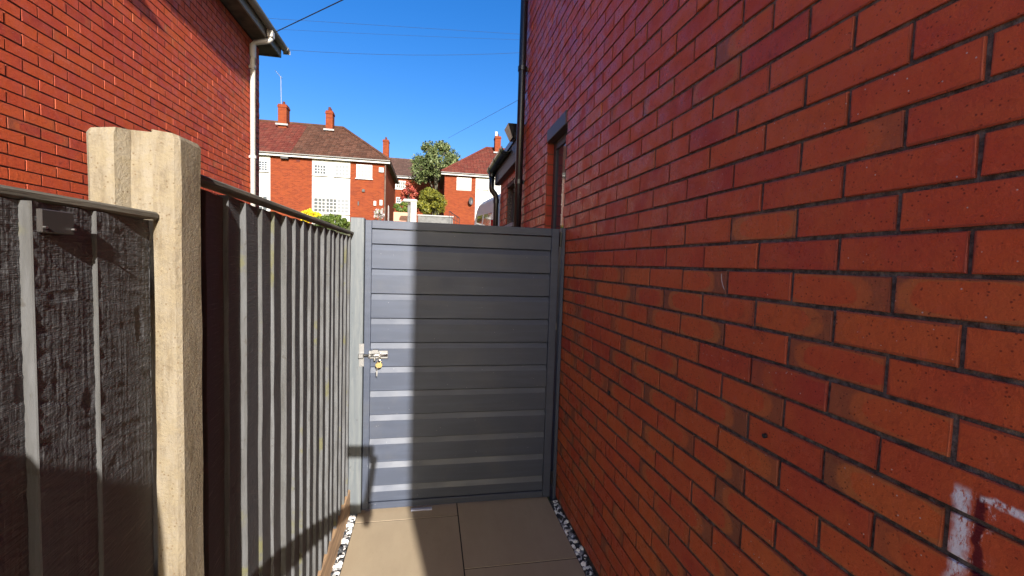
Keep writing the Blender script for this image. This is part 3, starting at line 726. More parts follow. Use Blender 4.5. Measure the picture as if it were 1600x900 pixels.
# bolt
def gp(px, py, y=GY-.01): q = atY(px, py, y); return q[0], q[2]
bx0, bz = gp(567, 555); bx1, _ = gp(606, 555)
bp_ = MB().box(gp(583, 0)[0], bx1, GY-.006, GY-.0002, bz-.022, bz+.026, bev=.002).build('bolt_plate', M['zinc'], gate)
bl = MB().tube([(bx0+.002, GY-.016, bz), (bx1-.002, GY-.016, bz)], .0075, 12).build('bolt', M['steel'], gate, smooth=True)
for xx in (gp(585, 0)[0], gp(602, 0)[0]):
    MB().box(xx-.006, xx+.006, GY-.027, GY-.0065, bz-.012, bz+.012, bev=.003).build('bolt_guide', M['steel'], bp_)
xm = gp(594, 0)[0]
MB().prism([(xm-.024, bz+.012), (xm+.026, bz+.012), (xm+.016, bz+.034), (xm-.012, bz+.034)], 1, GY-.03, GY-.0065).build('bolt_handle', M['zinc'], bp_)
MB().box(xm-.006, xm+.004, GY-.032, GY-.008, bz-.030, bz-.006, bev=.002).build('hasp', M['steel'], bp_)
kx0, kz1 = gp(561, 537); kx1, kz0 = gp(568.5, 573)
kp = MB().box(kx0, kx1, GY-.0075, GY-.0042, kz0, kz1, bev=.001).build('bolt_keep', M['zinc'], gate)
MB().box(kx0-.002, kx1-.001, GY-.028, GY-.008, bz-.016, bz+.012, bev=.003).build('keep_loop', M['zinc'], kp)
for zz in (kz0+.012, kz1-.012): MB().tube([((kx0+kx1)/2, GY-.0070, zz), ((kx0+kx1)/2, GY-.0095, zz)], .0035, 10).build('screw', M['steel'], kp)
lock = thing('padlock', 'small brass padlock with a key hanging from the gate bolt', 'padlock')
lx, lz = gp(593, 568); th = [(lx+.011*math.cos(a), GY-.036, lz+.016+.014*math.sin(a)) for a in np.linspace(0, math.pi, 9)]
MB().tube([(lx+.011, GY-.036, lz)]+th+[(lx-.011, GY-.036, lz)], .003, 8).build('shackle', M['steel'], lock, smooth=True)
mb = MB(); pr = [(lx+.019*math.cos(a)*1.0, lz-.002+.016*math.sin(a)) for a in np.linspace(0, 2*math.pi, 17)[:-1]]; mb.prism(pr, 1, GY-.046, GY-.027); mb.build('body', M['brass'], lock)
kx, kz = gp(590, 574)
ky = MB(); ky.tube([(kx, GY-.041, lz-.012), (kx, GY-.044, lz-.034)], .0028, 8)
ky.prism([(kx-.006, lz-.034), (kx+.005, lz-.034), (kx+.003, lz-.066), (kx-.003, lz-.066)], 1, GY-.0455, GY-.043)
ky.build('key', M['zinc'], lock)
a = atY(642, 797, 2.585); b = atY(675, 797, 2.585)
tag(MB().box(a[0], b[0], 2.590, 2.612, .0015, .010, bev=.0015).build('threshold_strip', M['blue_strip']), 'short pale blue grey strip on the paving under the gate', 'strip')

# ------------------------------------------------------------------ houses beyond the gate
def tiles(quad, m, parent, gauge=.345, wid=.30, name='tiles'):
    a, b, c, d = (np.array(q, float) for q in quad)      # eave left, eave right, ridge right, ridge left
    U = (b-a); L = np.linalg.norm(U); U /= L
    N = np.cross(U, d-a); N /= np.linalg.norm(N)
    if N[2] < 0: N = -N
    V = np.cross(N, U)
    if V[2] < 0: V = -V
    hv = (d-a) @ V; ul0 = 0; ul1 = (d-a) @ U; ur0 = L; ur1 = (c-a) @ U
    mb = MB(); j = 0; v = 0.0
    while v < hv-.05:
        v1 = min(v+gauge, hv); f = (v+v1)/2/hv; lo = ul0+(ul1-ul0)*f; hi = ur0+(ur1-ur0)*f
        k = math.floor(lo/wid)
        while k*wid < hi:
            u0, u1 = max(k*wid, lo)+.006, min((k+1)*wid, hi)-.006; k += 1
            if u1-u0 < .05: continue
            mb.tone = (random.random(), 0, 0)
            t0, t1 = .050+random.uniform(-.006, .006), .018
            pts = [a+U*u+V*vv+N*h for (u, vv, h) in ((u0, v-.01, .012), (u1, v-.01, .012), (u1, v1, .004), (u0, v1, .004), (u0, v-.01, t0), (u1, v-.01, t0), (u1, v1, t1), (u0, v1, t1))]
            um = (u0+u1)/2
            pts += [a+U*um+V*(v-.01)+N*(t0-.020), a+U*um+V*v1+N*(t1-.012)]
            mb.add(pts, [(4,8,9,7), (8,5,6,9), (0,1,5,8,4), (0,4,7,3), (1,2,6,5)])
        v = v1
    return tag(mb.build(name, m, parent), kind='stuff')
def win_at(parent, x0, x1, z0, z1, Y, cols=1, rows=1, lights=1, pane='curtain', fw=.07, surround=0.0):
    mb = MB(); y0 = Y-.05
    mb.box(x0, x0+fw, y0, Y+.04, z0, z1); mb.box(x1-fw, x1, y0, Y+.04, z0, z1); mb.box(x0+fw, x1-fw, y0+.002, Y+.04, z0, z0+fw); mb.box(x0+fw, x1-fw, y0+.002, Y+.04, z1-fw, z1)
    wn = mb.build('window', M['upvc'], parent)
    xs = np.linspace(x0+fw, x1-fw, lights+1)
    for k in range(lights):
        if k: MB().box(xs[k]-.045, xs[k]+.045, y0+.004, Y+.03, z0+fw, z1-fw).build('mullion', M['upvc'], wn)
        MB().box(xs[k]+.002, xs[k+1]-.002, Y-.018, Y-.010, z0+fw-.005, z1-fw+.005).build('pane', M[pane if not isinstance(pane, (list, tuple)) else pane[k]], wn)
        bars = MB()
        for c_ in range(1, cols): xx = xs[k]+(xs[k+1]-xs[k])*c_/cols; bars.box(xx-.02, xx+.02, Y-.034, Y-.019, z0+fw, z1-fw)
        for r_ in range(1, rows): zz = z0+fw+(z1-z0-2*fw)*r_/rows; bars.box(xs[k]+.003, xs[k+1]-.003, Y-.032, Y-.0195, zz-.02, zz+.02)
        if bars.v: bars.build('glazing_bar', M['upvc'], wn)
    MB().box(x0-.06, x1+.06, Y-.12, Y+.01, z0-.06, z0-.001).build('sill', M['upvc'], wn)
    if surround:
        s_ = surround; q = MB(); q.box(x0-s_, x0-.002, Y-.03, Y+.01, z0-s_, z1+s_); q.box(x1+.002, x1+s_, Y-.03, Y+.01, z0-s_, z1+s_); q.box(x0-.002, x1+.002, Y-.03, Y+.01, z1+.002, z1+s_); q.box(x0-.002, x1+.002, Y-.03, Y+.01, z0-s_, z0-.062); q.build('surround', M['white_render'], wn)
    return wn
def wpx(parent, x0, y0, x1, y1, Y, **k):
    a = atY(x0, y0, Y); b = atY(x1, y1, Y); return win_at(parent, a[0], b[0], b[2], a[2], Y, **k)
def chimney(parent, cx, cy, zb_, zt, w=.55, d=.75, pots=1):
    mb = MB(); mb.box(cx-w/2, cx+w/2, cy-d/2, cy+d/2, zb_, zt-.25); mb.box(cx-w/2-.04, cx+w/2+.04, cy-d/2-.04, cy+d/2+.04, zt-.249, zt-.12); mb.box(cx-w/2, cx+w/2, cy-d/2, cy+d/2, zt-.119, zt)
    c_ = mb.build('chimney', M['far_brick'], parent)
    for k in range(pots):
        yy = cy+(k-(pots-1)/2)*.35; MB().tube([(cx, yy, zt), (cx, yy, zt+.12), (cx, yy, zt+.3)], [.12, .11, .095], 10).build('chimney_pot', M['tile_red'], c_)
    MB().box(cx-w/2-.14, cx+w/2+.14, cy-d/2-.16, cy-d/2-.02, zb_+.55, zb_+.68).build('flashing', M['lead'], c_)
    return c_
def hip_house(name, label, x0, x1, Y, depth, base, eave, rise, xr0, xr1, split=None, mats=('tile_brown', 'tile_red')):
    h = thing(name, label, 'house')
    mb = MB(); mb.box(x0, x1, Y, Y+.28, base-1.5, eave); mb.box(x0, x0+.28, Y+.281, Y+depth, base-1.5, eave); mb.box(x1-.28, x1, Y+.281, Y+depth, base-1.5, eave); mb.box(x0+.281, x1-.281, Y+depth-.28, Y+depth, base-1.5, eave)
    mb.build('wall', M['far_brick'], h)
    e = .32; ym = Y+depth/2; zr = eave+rise; A = (x0-e, Y-e, eave); B = (x1+e, Y-e, eave); C = (x1+e, Y+depth+e, eave); D = (x0-e, Y+depth+e, eave); P = (xr0, ym, zr); Q = (xr1, ym, zr)
    rb = MB(); rb.add([A, B, C, D, P, Q], [(0,1,5,4), (1,2,5), (2,3,4,5), (3,0,4)]); rb.add([(q[0], q[1], q[2]-.14) for q in (A, B, C, D)] + [A, B, C, D], [(3,2,1,0), (0,1,5,4), (1,2,6,5), (2,3,7,6), (3,0,4,7)])
    roof = rb.build('roof', M['soffit'], h)
    if split is None: tiles((A, B, Q, P), M[mats[0]], roof)
    else:
        mE = (split, Y-e, eave); mR = (split, ym, zr)
        tiles((A, mE, mR, P), M[mats[1]], roof); tiles((mE, B, Q, mR), M[mats[0]], roof)
    tiles((B, C, Q, Q), M[mats[0]], roof); tiles((D, A, P, P), M[mats[0] if split is None else mats[1]], roof)
    for (s_, t_) in ((P, Q), (A, P), (B, Q)):
        s_, t_ = Vector(s_), Vector(t_); n = max(2, int((t_-s_).length/.45))
        for_r = MB(); 
        for k in range(n):
            a_, b_ = s_.lerp(t_, k/n), s_.lerp(t_, (k+.97)/n); up = Vector((0,0,.03)); for_r.tone = (random.random(), 0, 0); for_r.tube([a_+up, b_+up], .11, 8)
        tag(for_r.build('ridge_tiles', M[mats[0]], roof), kind='stuff')
    g = MB(); g.prism(gutter_prof(Y-e-.06, eave-.02, .075, .012), 0, x0-e, x1+e); g.build('gutter', M['lead'], h)
    MB().box(x0-e, x1+e, Y-e+.002, Y-e+.025, eave-.24, eave-.142).build('fascia', M['upvc'] if name == 'x' else M['white_render'], h)
    return h, roof
# pair of semis (left of the gap)
YA = 34.0; ea = H+7.33; ba = ea-5.0
hA, rA = hip_house('semi_detached_house', 'pair of semis with brown and red tiled roof and white panels above the fence', -17.6, -3.39, YA, 8.6, ba, ea, 3.35, -13.9, -7.25, split=-9.9)
for (x0, x1) in ((-8.525, -5.908), (-13.89, -11.316)): MB().box(x0, x1, YA-.04, YA+.01, ba-.6, ea-.02).build('render_panel', M['white_render'], hA)
yw = YA-.045
wpx(hA, 489.5, 255.5, 511, 274.6, yw, cols=4, rows=3, pane='glass', fw=.10)
wpx(hA, 523, 256.7, 546, 277, yw, cols=4, rows=3)
wpx(hA, 557, 256.7, 581.5, 280.0, YA, cols=4, rows=3, fw=.11)
wpx(hA, 489.5, 308, 545.7, 334.7, yw, cols=3, rows=4, lights=3, pane=('glass', 'glass', 'curtain'))
wpx(hA, 399, 250, 419, 268, yw, cols=4, rows=4, pane='glass')
wpx(hA, 396, 305, 419, 330, yw, cols=3, rows=4, pane='glass')
ym = YA+4.3; zr = ea+3.35
chimney(hA, -11.6, ym-.5, zr-1.0, zr+1.2, .62, .8); chimney(hA, -8.15, ym-.5, zr-1.1, zr+1.05, .52, .7, 2)
MB().tube([(-11.75, ym-.6, zr+1.0), (-11.8, ym-.6, zr+3.4)], .022, 6).build('aerial_mast', M['lead'], hA)
ar = MB(); ar.tube([(-12.15, ym-.6, zr+3.75), (-11.75, ym-.6, zr+3.3)], .02, 6)
for k in range(5): q = Vector((-12.15, ym-.6, zr+3.75)).lerp(Vector((-11.75, ym-.6, zr+3.3)), k/4); ar.tube([q+Vector((0,-.2,0)), q+Vector((0,.2,0))], .012, 5)
ar.build('aerial', M['lead'], hA)
def small(parent, name, px, py, Y, wx_, hz, m, d=.12):
    q = atY(px, py, Y); return MB().box(q[0]-wx_/2, q[0]+wx_/2, Y-d, Y-.001, q[2]-hz/2, q[2]+hz/2, bev=.01).build(name, M[m], parent)
small(hA, 'alarm_box', 596, 266, YA, .34, .34, 'upvc'); small(hA, 'vent', 568, 298, YA, .2, .2, 'iron'); small(hA, 'air_brick', 466, 251, YA, .26, .14, 'tile_red', .02)
small(hA, 'wall_lamp', 586, 318, YA, .18, .34, 'upvc'); small(hA, 'wall_lamp', 595.5, 317, YA, .2, .4, 'upvc'); small(hA, 'floodlight', 446, 247, YA, .5, .2, 'iron', .3); small(hA, 'vent', 560, 318, YA, .1, .3, 'iron', .05)
MB().tube([(-3.42, YA-.07, ea-.1), (-3.42, YA-.07, ba)], .05, 8).build('downpipe', M['soffit'], hA)
MB().box(-3.392, -3.36, YA+2.2, YA+3.1, ba, ba+2.0).build('side_door', M['upvc'], hA)
# house on the right
YB = 40.0; eb_ = H+8.0; bb = eb_-5.0
hB, rB = hip_house('semi_detached_house', 'brick house with red tiled hipped roof and satellite dish right of the tree', 1.13, 14.6, YB, 8.4, bb, eb_, 3.55, 5.35, 10.4, mats=('tile_red', 'tile_red'))
MB().box(3.93, 6.6, YB-.04, YB+.01, bb-.6, eb_-.02).build('render_panel', M['white_render'], hB)
wpx(hB, 716.5, 279.5, 733.5, 295.5, YB, cols=1, rows=4, surround=.16); wpx(hB, 746, 282, 762.5, 296, YB-.045, cols=1, rows=4)
chimney(hB, 6.35, YB+3.6, eb_+2.3, eb_+4.55, .58, .75); MB().box(6.05, 6.3, YB+3.3, YB+3.5, eb_+4.55, eb_+5.0).build('cowl', M['lead'], rB)
q = atY(736, 314, YB-.35); db = MB()
ring = []
for rr_, dy in ((0.02, .12), (.16, .09), (.28, .03), (.34, -.02)):
    ring.append([(q[0]+rr_*.62*math.cos(t_), YB-.35+dy+.25*rr_*math.cos(t_), q[2]+rr_*1.0*math.sin(t_)) for t_ in np.linspace(0, 2*math.pi, 17)[:-1]])
vs = sum(ring, []); fs = [(a*16+k, a*16+(k+1) % 16, (a+1)*16+(k+1) % 16, (a+1)*16+k) for a in range(3) for k in range(16)]
db.add(vs, fs); db.tube([(q[0], YB-.25, q[2]), (q[0]-.05, YB-.02, q[2]-.45)], .03, 6); db.build('satellite_dish', M['grey_fascia'], hB)
# house behind
YC = 50.0; ec = H+9.26; k_ = 50/48
hC, rC = hip_house('semi_detached_house', 'distant brick house with dull brown roof behind the silvery tree', -9.5, 4.5, YC, 8.4, ec-5, ec, 2.75, -5.2, -2.0, mats=('tile_grey', 'tile_grey'))
wpx(hC, 618, 282, 634, 296, YC, cols=2, rows=2, lights=2, pane='glass', fw=.12)
wpx(hC, 619, 308, 634, 318, YC, cols=2, rows=2, lights=2, pane='glass', fw=.1)
q0, q1 = atY(594, 240, 47), atY(598.5, 217, 47)
hD = chimney(hC, -5.15, YC+1.6, ec+1.0, float(atY(598, 219, YC+1.6)[2]), .62, .8, 2)

# ------------------------------------------------------------------ vegetation
def blob(name, label, cat, px0, py0, px1, py1, Y, m, n, leaf, trunk=True, clumps=26, flat=.8, group=None, spire=0.0):
    a = atY(px0, py0, Y); b = atY(px1, py1, Y); cx, cz = (a[0]+b[0])/2, (a[2]+b[2])/2; rx, rz = abs(b[0]-a[0])/2, abs(a[2]-b[2])/2; ry = rx*flat
    g = T(Y); t_ = thing(name, label, cat, group=group)
    C = []
    for k in range(clumps):
        th = random.uniform(0, 2*math.pi); ph = math.acos(random.uniform(-.75, 1)); rr = random.uniform(.45, .86)
        C.append((cx+rx*rr*math.sin(ph)*math.cos(th), Y+ry*rr*math.sin(ph)*math.sin(th), cz+rz*rr*math.cos(ph), random.uniform(.16, .34)*min(rx, rz)))
    if spire:
        for k in range(9): 
            u = random.uniform(-.75, .8); C.append((cx+rx*u, Y+random.uniform(-.3, .3)*ry, cz+rz*(math.sqrt(max(0, 1-u*u))*.88), .13*rz))
    mb = MB()
    for k in range(n):
        c_ = random.choice(C); d = Vector((random.gauss(0, 1), random.gauss(0, 1), random.gauss(0, 1))).normalized(); r = c_[3]*random.uniform(.55, 1.12)
        p = Vector(c_[:3]) + Vector((d.x*r, d.y*r, d.z*r*(1.5 if spire and c_[3] < .14*rz else .9)))
        if p.z < g: continue
        nrm = (d + Vector((random.gauss(0, .6), random.gauss(0, .6), random.gauss(0, .6)))).normalized(); u = nrm.orthogonal().normalized()
        u = (Matrix.Rotation(random.uniform(0, 6.28), 3, nrm) @ u); v = nrm.cross(u); L = leaf*random.uniform(.6, 1.4)
        mb.tone = (min(1, max(0, random.gauss(.45, .25))), 0, 0)
        mb.add([p-u*L, p+v*L*.38, p+u*L, p-v*L*.38], [(0,1,2,3)])
    mb.build('crown' if trunk else 'foliage', m, t_)
    tr = MB()
    if trunk:
        top = cz+rz*.3; tr.tube([(cx, Y, g-.2), (cx+.05, Y, g+(top-g)*.4), (cx-.05, Y, top)], [rx*.09, rx*.07, rx*.03], 8)
        for k in range(10):
            c_ = random.choice(C); tr.tube([(cx, Y, g+(cz-g)*random.uniform(.5, .9)), ((cx+c_[0])/2, (Y+c_[1])/2, (cz+c_[2])/2-.1), c_[:3]], [rx*.035, rx*.022, rx*.008], 5)
        tr.build('trunk', M['bark'], t_)
    else:
        for k in range(7):
            c_ = random.choice(C); tr.tube([(cx+random.uniform(-.2, .2), Y, g-.1), c_[:3]], [.03, .012], 5)
        tr.build('stem', M['bark'], t_)
    return t_
blob('tree', 'tall silvery green tree between the distant houses', 'tree', 634, 220, 729, 306, 45, M['leaf_silver'], 8500, .15, clumps=70, spire=1)
blob('bush', 'big rounded yellow green bush below the silvery tree', 'bush', 648, 290, 697, 345, 31, M['leaf_yellow'], 6000, .085, False, 34)
blob('acer_tree', 'small red leaved tree left of the yellow green bush', 'tree', 624, 282, 654, 322, 36, M['leaf_red'], 1400, .13, True, 18)
blob('flowering_shrub', 'bright yellow flowering shrub above the fence top', 'shrub', 464, 322, 505, 352, 22, M['flower_yellow'], 5200, .05, False, 34)
blob('shrub', 'green shrub beside the yellow flowers above the fence', 'shrub', 486, 333, 551, 364, 20, M['leaf_green'], 9000, .06, False, 60)
blob('climbing_plant', 'pink and white flowers at the corner of the pair of semis', 'plant', 583, 322, 602, 346, 32.5, M['flower_mix'], 900, .08, False, 14)
blob('garden_plant', 'loose green plants beneath the distant small window', 'plant', 615, 310, 642, 336, 30, M['leaf_green'], 1100, .09, False, 14)

# ------------------------------------------------------------------ garden walls, railings, van
def wall_px(name, label, cat, x0, x1, ytop, Y, m, th=.2):
    a = atY(x0, ytop, Y); b = atY(x1, ytop, Y); o = MB().box(a[0], b[0], Y, Y+th, T(Y)-.3, a[2]).build(name, m); return tag(o, label, cat)
w1 = thing('garden_wall', 'grey block garden wall with coping in front of the bush', 'wall')
a = atY(653, 335, 26); b = atY(708, 335, 26)
MB().box(a[0], b[0], 26, 26.2, T(26)-.3, a[2]-.07).build('wall_body', M['grey_wall'], w1); MB().box(a[0]-.03, b[0]+.03, 25.95, 26.25, a[2]-.069, a[2]).build('coping', M['lead'], w1)
wall_px('brick_wall', 'low pink brick garden wall left of the pale post', 'wall', 615, 637, 331, 27.5, M['pinkbrick'])
gpz = thing('concrete_gatepost', 'pale concrete post with rounded cap among the distant gardens', 'post')
a = atY(642, 316, 25.5); b = atY(651, 316, 25.5)
MB().box(a[0], b[0], 25.4, 25.75, T(25.5)-.2, a[2]).build('shaft', M['white_render'], gpz); MB().box(a[0]-.42, b[0]+.04, 25.35, 25.8, a[2]+.001, a[2]+.16, bev=.05).build('cap', M['white_render'], gpz)
a = atY(637, 320, 25.6); b = atY(641.5, 320, 25.6); tag(MB().box(a[0], b[0], 25.6, 25.66, T(25.6), a[2], bev=.01).build('timber_gate', M['grey_wall']), 'narrow grey timber gate beside the pale concrete post', 'gate')
rl = thing('railing', 'black iron handrail in front of the red roofed house', 'railing'); YR = 24.0
pts = [atY(702, 330, YR), atY(703, 352, YR), atY(718, 341, YR+.4), atY(719, 352, YR+.4)]
MB().tube([tuple(pts[0]), tuple(pts[2])], .022, 6).build('handrail', M['iron'], rl); MB().tube([tuple(pts[0]-np.array((0,0,.3))), tuple(pts[2]-np.array((0,0,.25)))], .014, 6).build('rail', M['iron'], rl)
for k in range(5):
    q = pts[0]+(pts[2]-pts[0])*k/4; MB().tube([tuple(q), (q[0], q[1], T(q[1])-.05)], .014, 6).build('baluster', M['iron'], rl)

# van: left side at x = 1.21, rear at y = 9
van = thing('parked_van', 'white and silver van parked uphill beyond the gate', 'van')
M['van'] = mat('silver_van_paint', (.42, .44, .48), .25, .0, .6); M['tail'] = mat('red_lens', (.45, .01, .01), .2); M['tyre'] = mat('tyre', (.02, .02, .02), .8)
VX0, VX1, VY0, VY1 = 1.21, 3.05, 9.0, 14.1; VB = T(9.2)+.02; ang = math.atan(.129)*.55
sec = [(.02, .38), (0, .75), (.01, 1.25), (.07, 1.75), (.13, 2.08), (.24, 2.19), (.40, 2.23)]
full = sec + [((VX1-VX0)-q[0], q[1]) for q in reversed(sec)]
st = [(9.0, 1.0, 0), (9.05, 1.0, 0), (12.4, 1.0, 0), (13.0, .93, 0), (13.6, .55, 0), (14.1, .42, 0)]
vs = []; fs = []; n = len(full)
for (yy, hs, _) in st:
    for (x, z) in full: vs.append((VX0+x, yy, VB + (yy-9)*.075 + .38+(z-.38)*hs))
for a in range(len(st)-1):
    for k in range(n): fs.append((a*n+k, a*n+(k+1) % n, (a+1)*n+(k+1) % n, (a+1)*n+k))
fs += [tuple(range(n-1, -1, -1)), tuple((len(st)-1)*n+k for k in range(n))]
fixn(MB().add(vs, fs).build('body', M['van'], van))
for (y0, y1) in ((9.35, 10.7), (11.0, 12.3)):
    z_ = lambda yy, z: VB+(yy-9)*.075+z
    x_ = VX0+.02
    MB().add([(x_-.006, y0, z_(y0, 1.28)), (x_-.006, y1, z_(y1, 1.28)), (x_+.052, y1, z_(y1, 1.78)), (x_+.052, y0, z_(y0, 1.78)), (x_+.05, y0, z_(y0, 1.28)), (x_+.05, y1, z_(y1, 1.28)), (x_+.1, y1, z_(y1, 1.78)), (x_+.1, y0, z_(y0, 1.78))], [(3,2,1,0), (4,5,6,7), (0,1,5,4), (2,3,7,6), (1,2,6,5), (0,4,7,3)]).build('side_window', M['glass'], van)
for s_ in (0, 1):
    x0 = VX0+.02 if s_ == 0 else VX1-.13
    MB().box(x0-.012 if s_ == 0 else x0, x0+.11 if s_ == 0 else x0+.122, VY0-.02, VY0+.13, VB+1.0, VB+1.62, bev=.01).build('tail_light', M['tail'], van)
for (x0, x1) in ((VX0+.22, VX0+.88), (VX0+.96, VX0+1.62)): MB().box(x0, x1, VY0-.008, VY0+.02, VB+1.25, VB+1.85, bev=.004).build('rear_window', M['glass'], van)
MB().box(VX0+.05, VX1-.05, VY0-.10, VY0+.02, VB+.35, VB+.60, bev=.03).build('bumper', M['grey_fascia'], van)
for yy in (9.95, 13.0):
    for xx in (VX0+.02, VX1-.22):
        zc = VB+(yy-9)*.075+.32
        wv = MB().tube([(xx, yy, zc), (xx+.2, yy, zc)], .33, 20).build('wheel', M['tyre'], van); MB().tube([(xx-.006, yy, zc), (xx+.206, yy, zc)], .2, 16).build('rim', M['zinc'], wv)

# ------------------------------------------------------------------ overhead cables
def cable(label, p, q, sag, r):
    P = [];
    for k in range(25):
        f = k/24; P.append((p[0]+(q[0]-p[0])*f, p[1]+(q[1]-p[1])*f, p[2]+(q[2]-p[2])*f - sag*4*f*(1-f)))
    tag(MB().tube(P, r, 6).build('overhead_cable', M['wire']), label, 'cable')
def ext_(a, b, k0, k1): return a+(b-a)*k0, a+(b-a)*k1
for lab, pa, pb, Y, sg, r in (('topmost thin overhead cable across the sky', (440, 30), (822, 54), 16, .0, .006), ('middle thin overhead cable across the sky', (440, 46), (822, 62.5), 16, .02, .005), ('lowest sagging overhead cable across the sky, just above the chimneys', (450, 78), (820, 82), 15, .12, .007)):
    a, b = atY(*pa, Y), atY(*pb, Y); a, b = ext_(a, b, -1.0, 2.0); dz_ = np.array((0, 0, sg*9*.889)); cable(lab, a+dz_, b+dz_, sg*9, r*.62)
a, b = atY(700, 216, 30), atY(814, 154, 14); a, b = ext_(a, b, 0, 1.4); cable('thin cable slanting up from the tree to the right hand house', a, b, .0, .0065)
a = np.array((gx-.05, 6.75, ZS+.10)); b = atY(535, 0, 5.2); a, b = ext_(a, b, 0, 3.2); cable('thick black cable leaving the gutter of the sunlit left house', a, b, .0, .006)

# ------------------------------------------------------------------ the photographer (stands left of the lens, shadow falls on fence and gate post)
M['skin'] = mat('skin', (.50, .30, .21), .5); M['shirt'] = mat('navy_shirt', (.03, .04, .07), .85); M['jeans'] = mat('dark_jeans', (.04, .05, .09), .85); M['shoe'] = mat('black_shoe', (.02, .02, .02), .6); M['hair'] = mat('dark_hair', (.03, .02, .015), .7)
def skin_mesh(name, V, Ed, rad, root=0, sub=2):
    me = bpy.data.meshes.new(name); me.from_pydata(V, Ed, []); ob = bpy.data.objects.new(name+'_src', me); COL.objects.link(ob)
    md = ob.modifiers.new('s', 'SKIN'); sd = ob.modifiers.new('d', 'SUBSURF'); sd.levels = sub; sd.render_levels = sub
    for k, v in enumerate(me.skin_vertices[0].data):
        r = rad[k]; v.radius = r if isinstance(r, tuple) else (r, r); v.use_root = (k == root)
    dg = bpy.context.evaluated_depsgraph_get(); out = bpy.data.meshes.new_from_object(ob.evaluated_get(dg)); out.name = name
    bpy.data.objects.remove(ob); bpy.data.meshes.remove(me); return out
V, Ed, Rd = [], [], []
def jn(p, r, par=None):
    V.append((p[0], p[1], p[2])); Rd.append(r)
    if par is not None: Ed.append((par, len(V)-1))
    return len(V)-1
bx, by, gz = -.517, -.13, -.026
pel = jn((bx, by, .95), (.155, .12)); ab = jn((bx, by, 1.12), (.145, .11), pel); ch = jn((bx, by+.01, 1.32), (.165, .12), ab); ub = jn((bx, by, 1.49), (.13, .09), ch)
nk = jn((bx, by+.01, 1.585), .06, ub); hd = jn((bx, by+.03, 1.675), .078, nk); h2 = jn((bx, by+.02, 1.755), .098, hd); h3 = jn((bx, by+.01, 1.825), .075, h2)
nose = jn((bx+.01, by+.125, 1.72), .016, h2)
for s_ in (-1, 1): jn((bx+s_*.095, by+.01, 1.725), .018, h2)
rs = jn((bx+.185, by+.01, 1.545), .066, ub); rm = jn((-.315, -.17, 1.33), .054, rs); re = jn((-.27, -.20, 1.20), .050, rm); rf = jn((-.14, -.16, 1.225), .052, re); rw = jn((.035, -.125, 1.19), .034, rf); rh = jn((.095, -.115, 1.17), (.024, .040), rw)
for (dz, L) in ((.034, .9), (.012, 1.0), (-.010, .95), (-.030, .8)):
    k1 = jn((.130, -.125, 1.172+dz), .0095, rh); k2 = jn((.146, -.105, 1.174+dz), .0088, k1); k3 = jn((.137, -.078, 1.174+dz), .0080, k2); jn((.118, -.072, 1.172+dz), .0072, k3)
k1 = jn((.088, -.085, 1.20), .0105, rh); jn((.105, -.072, 1.222), .009, k1)
ls = jn((bx-.185, by, 1.51), .066, ub); le = jn((bx-.25, by-.04, 1.17), .05, ls); lw = jn((bx-.24, by+.03, .93), .03, le); lh = jn((bx-.235, by+.05, .86), (.024, .040), lw)
for dy, L in ((-.03, .07), (-.01, .08), (.01, .075), (.028, .06)):
    k1 = jn((bx-.235, by+.05+dy, .80), .009, lh); k2 = jn((bx-.232, by+.055+dy, .80-L*.5), .0085, k1); jn((bx-.222, by+.06+dy, .80-L*.9), .0075, k2)
k1 = jn((bx-.225, by+.095, .85), .0105, lh); jn((bx-.215, by+.105, .81), .009, k1)
for s_ in (-1, 1):
    hp = jn((bx+s_*.095, by, .86), .095, pel); kn = jn((bx+s_*.11, by+.02, .50), .062, hp); an = jn((bx+s_*.115, by-.02, .07), .042, kn); jn((bx+s_*.125, by+.14, .022), (.045, .030), an)
body = skin_mesh('person', V, Ed, Rd)
zmin = min(v.co.z for v in body.vertices)
for v in body.vertices: v.co.z += (gz-zmin)*max(0, 1-v.co.z/.9)
for m_ in ('skin', 'shirt', 'jeans', 'shoe'): body.materials.append(M[m_])
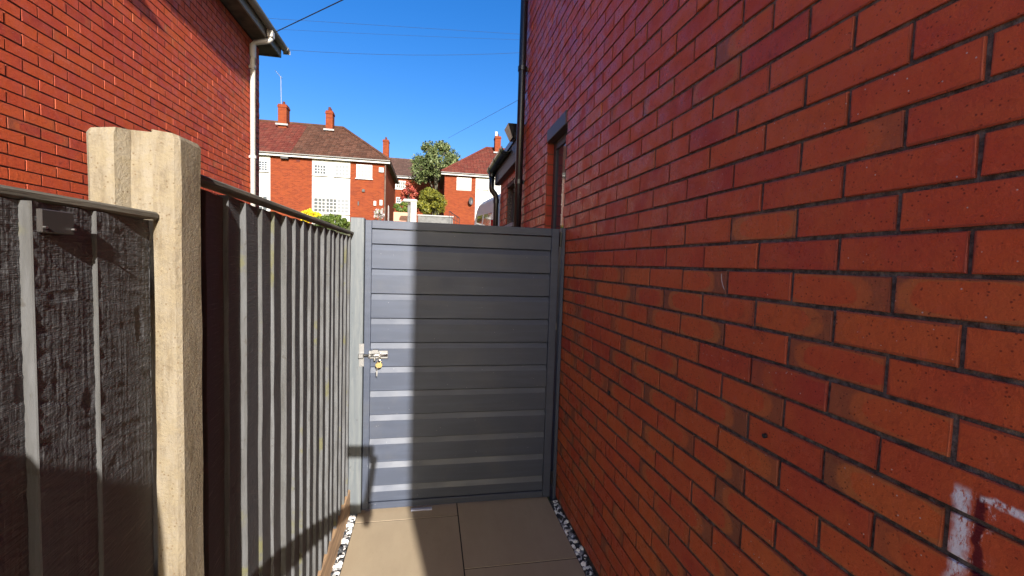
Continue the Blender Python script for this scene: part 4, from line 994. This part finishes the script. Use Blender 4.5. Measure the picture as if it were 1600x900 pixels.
for p_ in body.polygons:
    c = p_.center; p_.use_smooth = True
    if c.z < .09: k = 3
    elif c.z < .97 and abs(c.x-bx) < .215: k = 2
    elif c.z < 1.555 and c.x < -.02 and not (c.x < bx-.17 and c.z < 1.13): k = 1
    else: k = 0
    p_.material_index = k
per = bpy.data.objects.new('person', body); COL.objects.link(per)
tag(per, 'person in dark clothes taking the photo, whose arm shadow falls on fence and gate post', 'person')
hv = []; 
hm = MB(); ringN = 14
prev = []
for i, ph in enumerate(np.linspace(0, 1.75, 8)):
    for k in range(ringN):
        th = 2*math.pi*k/ringN; front = math.sin(th) > .35
        p2 = min(ph, .75) if front else ph
        hm.v.append((bx+.112*math.sin(p2)*math.cos(th), by+.012+.122*math.sin(p2)*math.sin(th), 1.76+.128*math.cos(p2)+random.uniform(-.003, .003)))
for i in range(7):
    for k in range(ringN): hm.f.append((i*ringN+k, (i+1)*ringN+k, (i+1)*ringN+(k+1) % ringN, i*ringN+(k+1) % ringN)); hm.m.append(0)
hm.build('hair', M['hair'], per, smooth=True)
for s_ in (-1, 1): MB().ico((bx+s_*.034+.005, by+.108, 1.747), .014, 0, 0).build('eye', M['upvc'], per)
MB().box(bx-.02, bx+.032, by+.104, by+.115, 1.673, 1.683, bev=.003).build('mouth', mat('lip', (.35, .13, .11), .5), per)
# phone, in line with the lens
PM = Matrix(((CR[0], CU[0], -CF[0], 0), (CR[1], CU[1], -CF[1], 0), (CR[2], CU[2], -CF[2], H), (0, 0, 0, 1)))
ph = thing('mobile_phone', 'black mobile phone held out in the photographer hand, seen only as a shadow', 'phone')
MB().box(-.012, .150, -.050, .022, .008, .0165, bev=.003, M=PM).build('case', M['black_plastic'], ph)
MB().box(-.007, .145, -.045, .017, .0166, .0172, M=PM).build('screen', M['glass'], ph)
gm = thing('phone_gimbal', 'black handheld stick carrying the phone, seen only as a shadow', 'stick')
MB().tube([(.112, -.098, 1.10), (.116, -.094, 1.20), (.135, -.055, 1.36), (.150, -.045, 1.47)], [.021, .021, .020, .018], 12).build('handle', M['black_plastic'], gm, smooth=True)
MB().box(.118, .146, -.062, -.034, 1.44, 1.475, bev=.004).build('clamp', M['black_plastic'], gm)
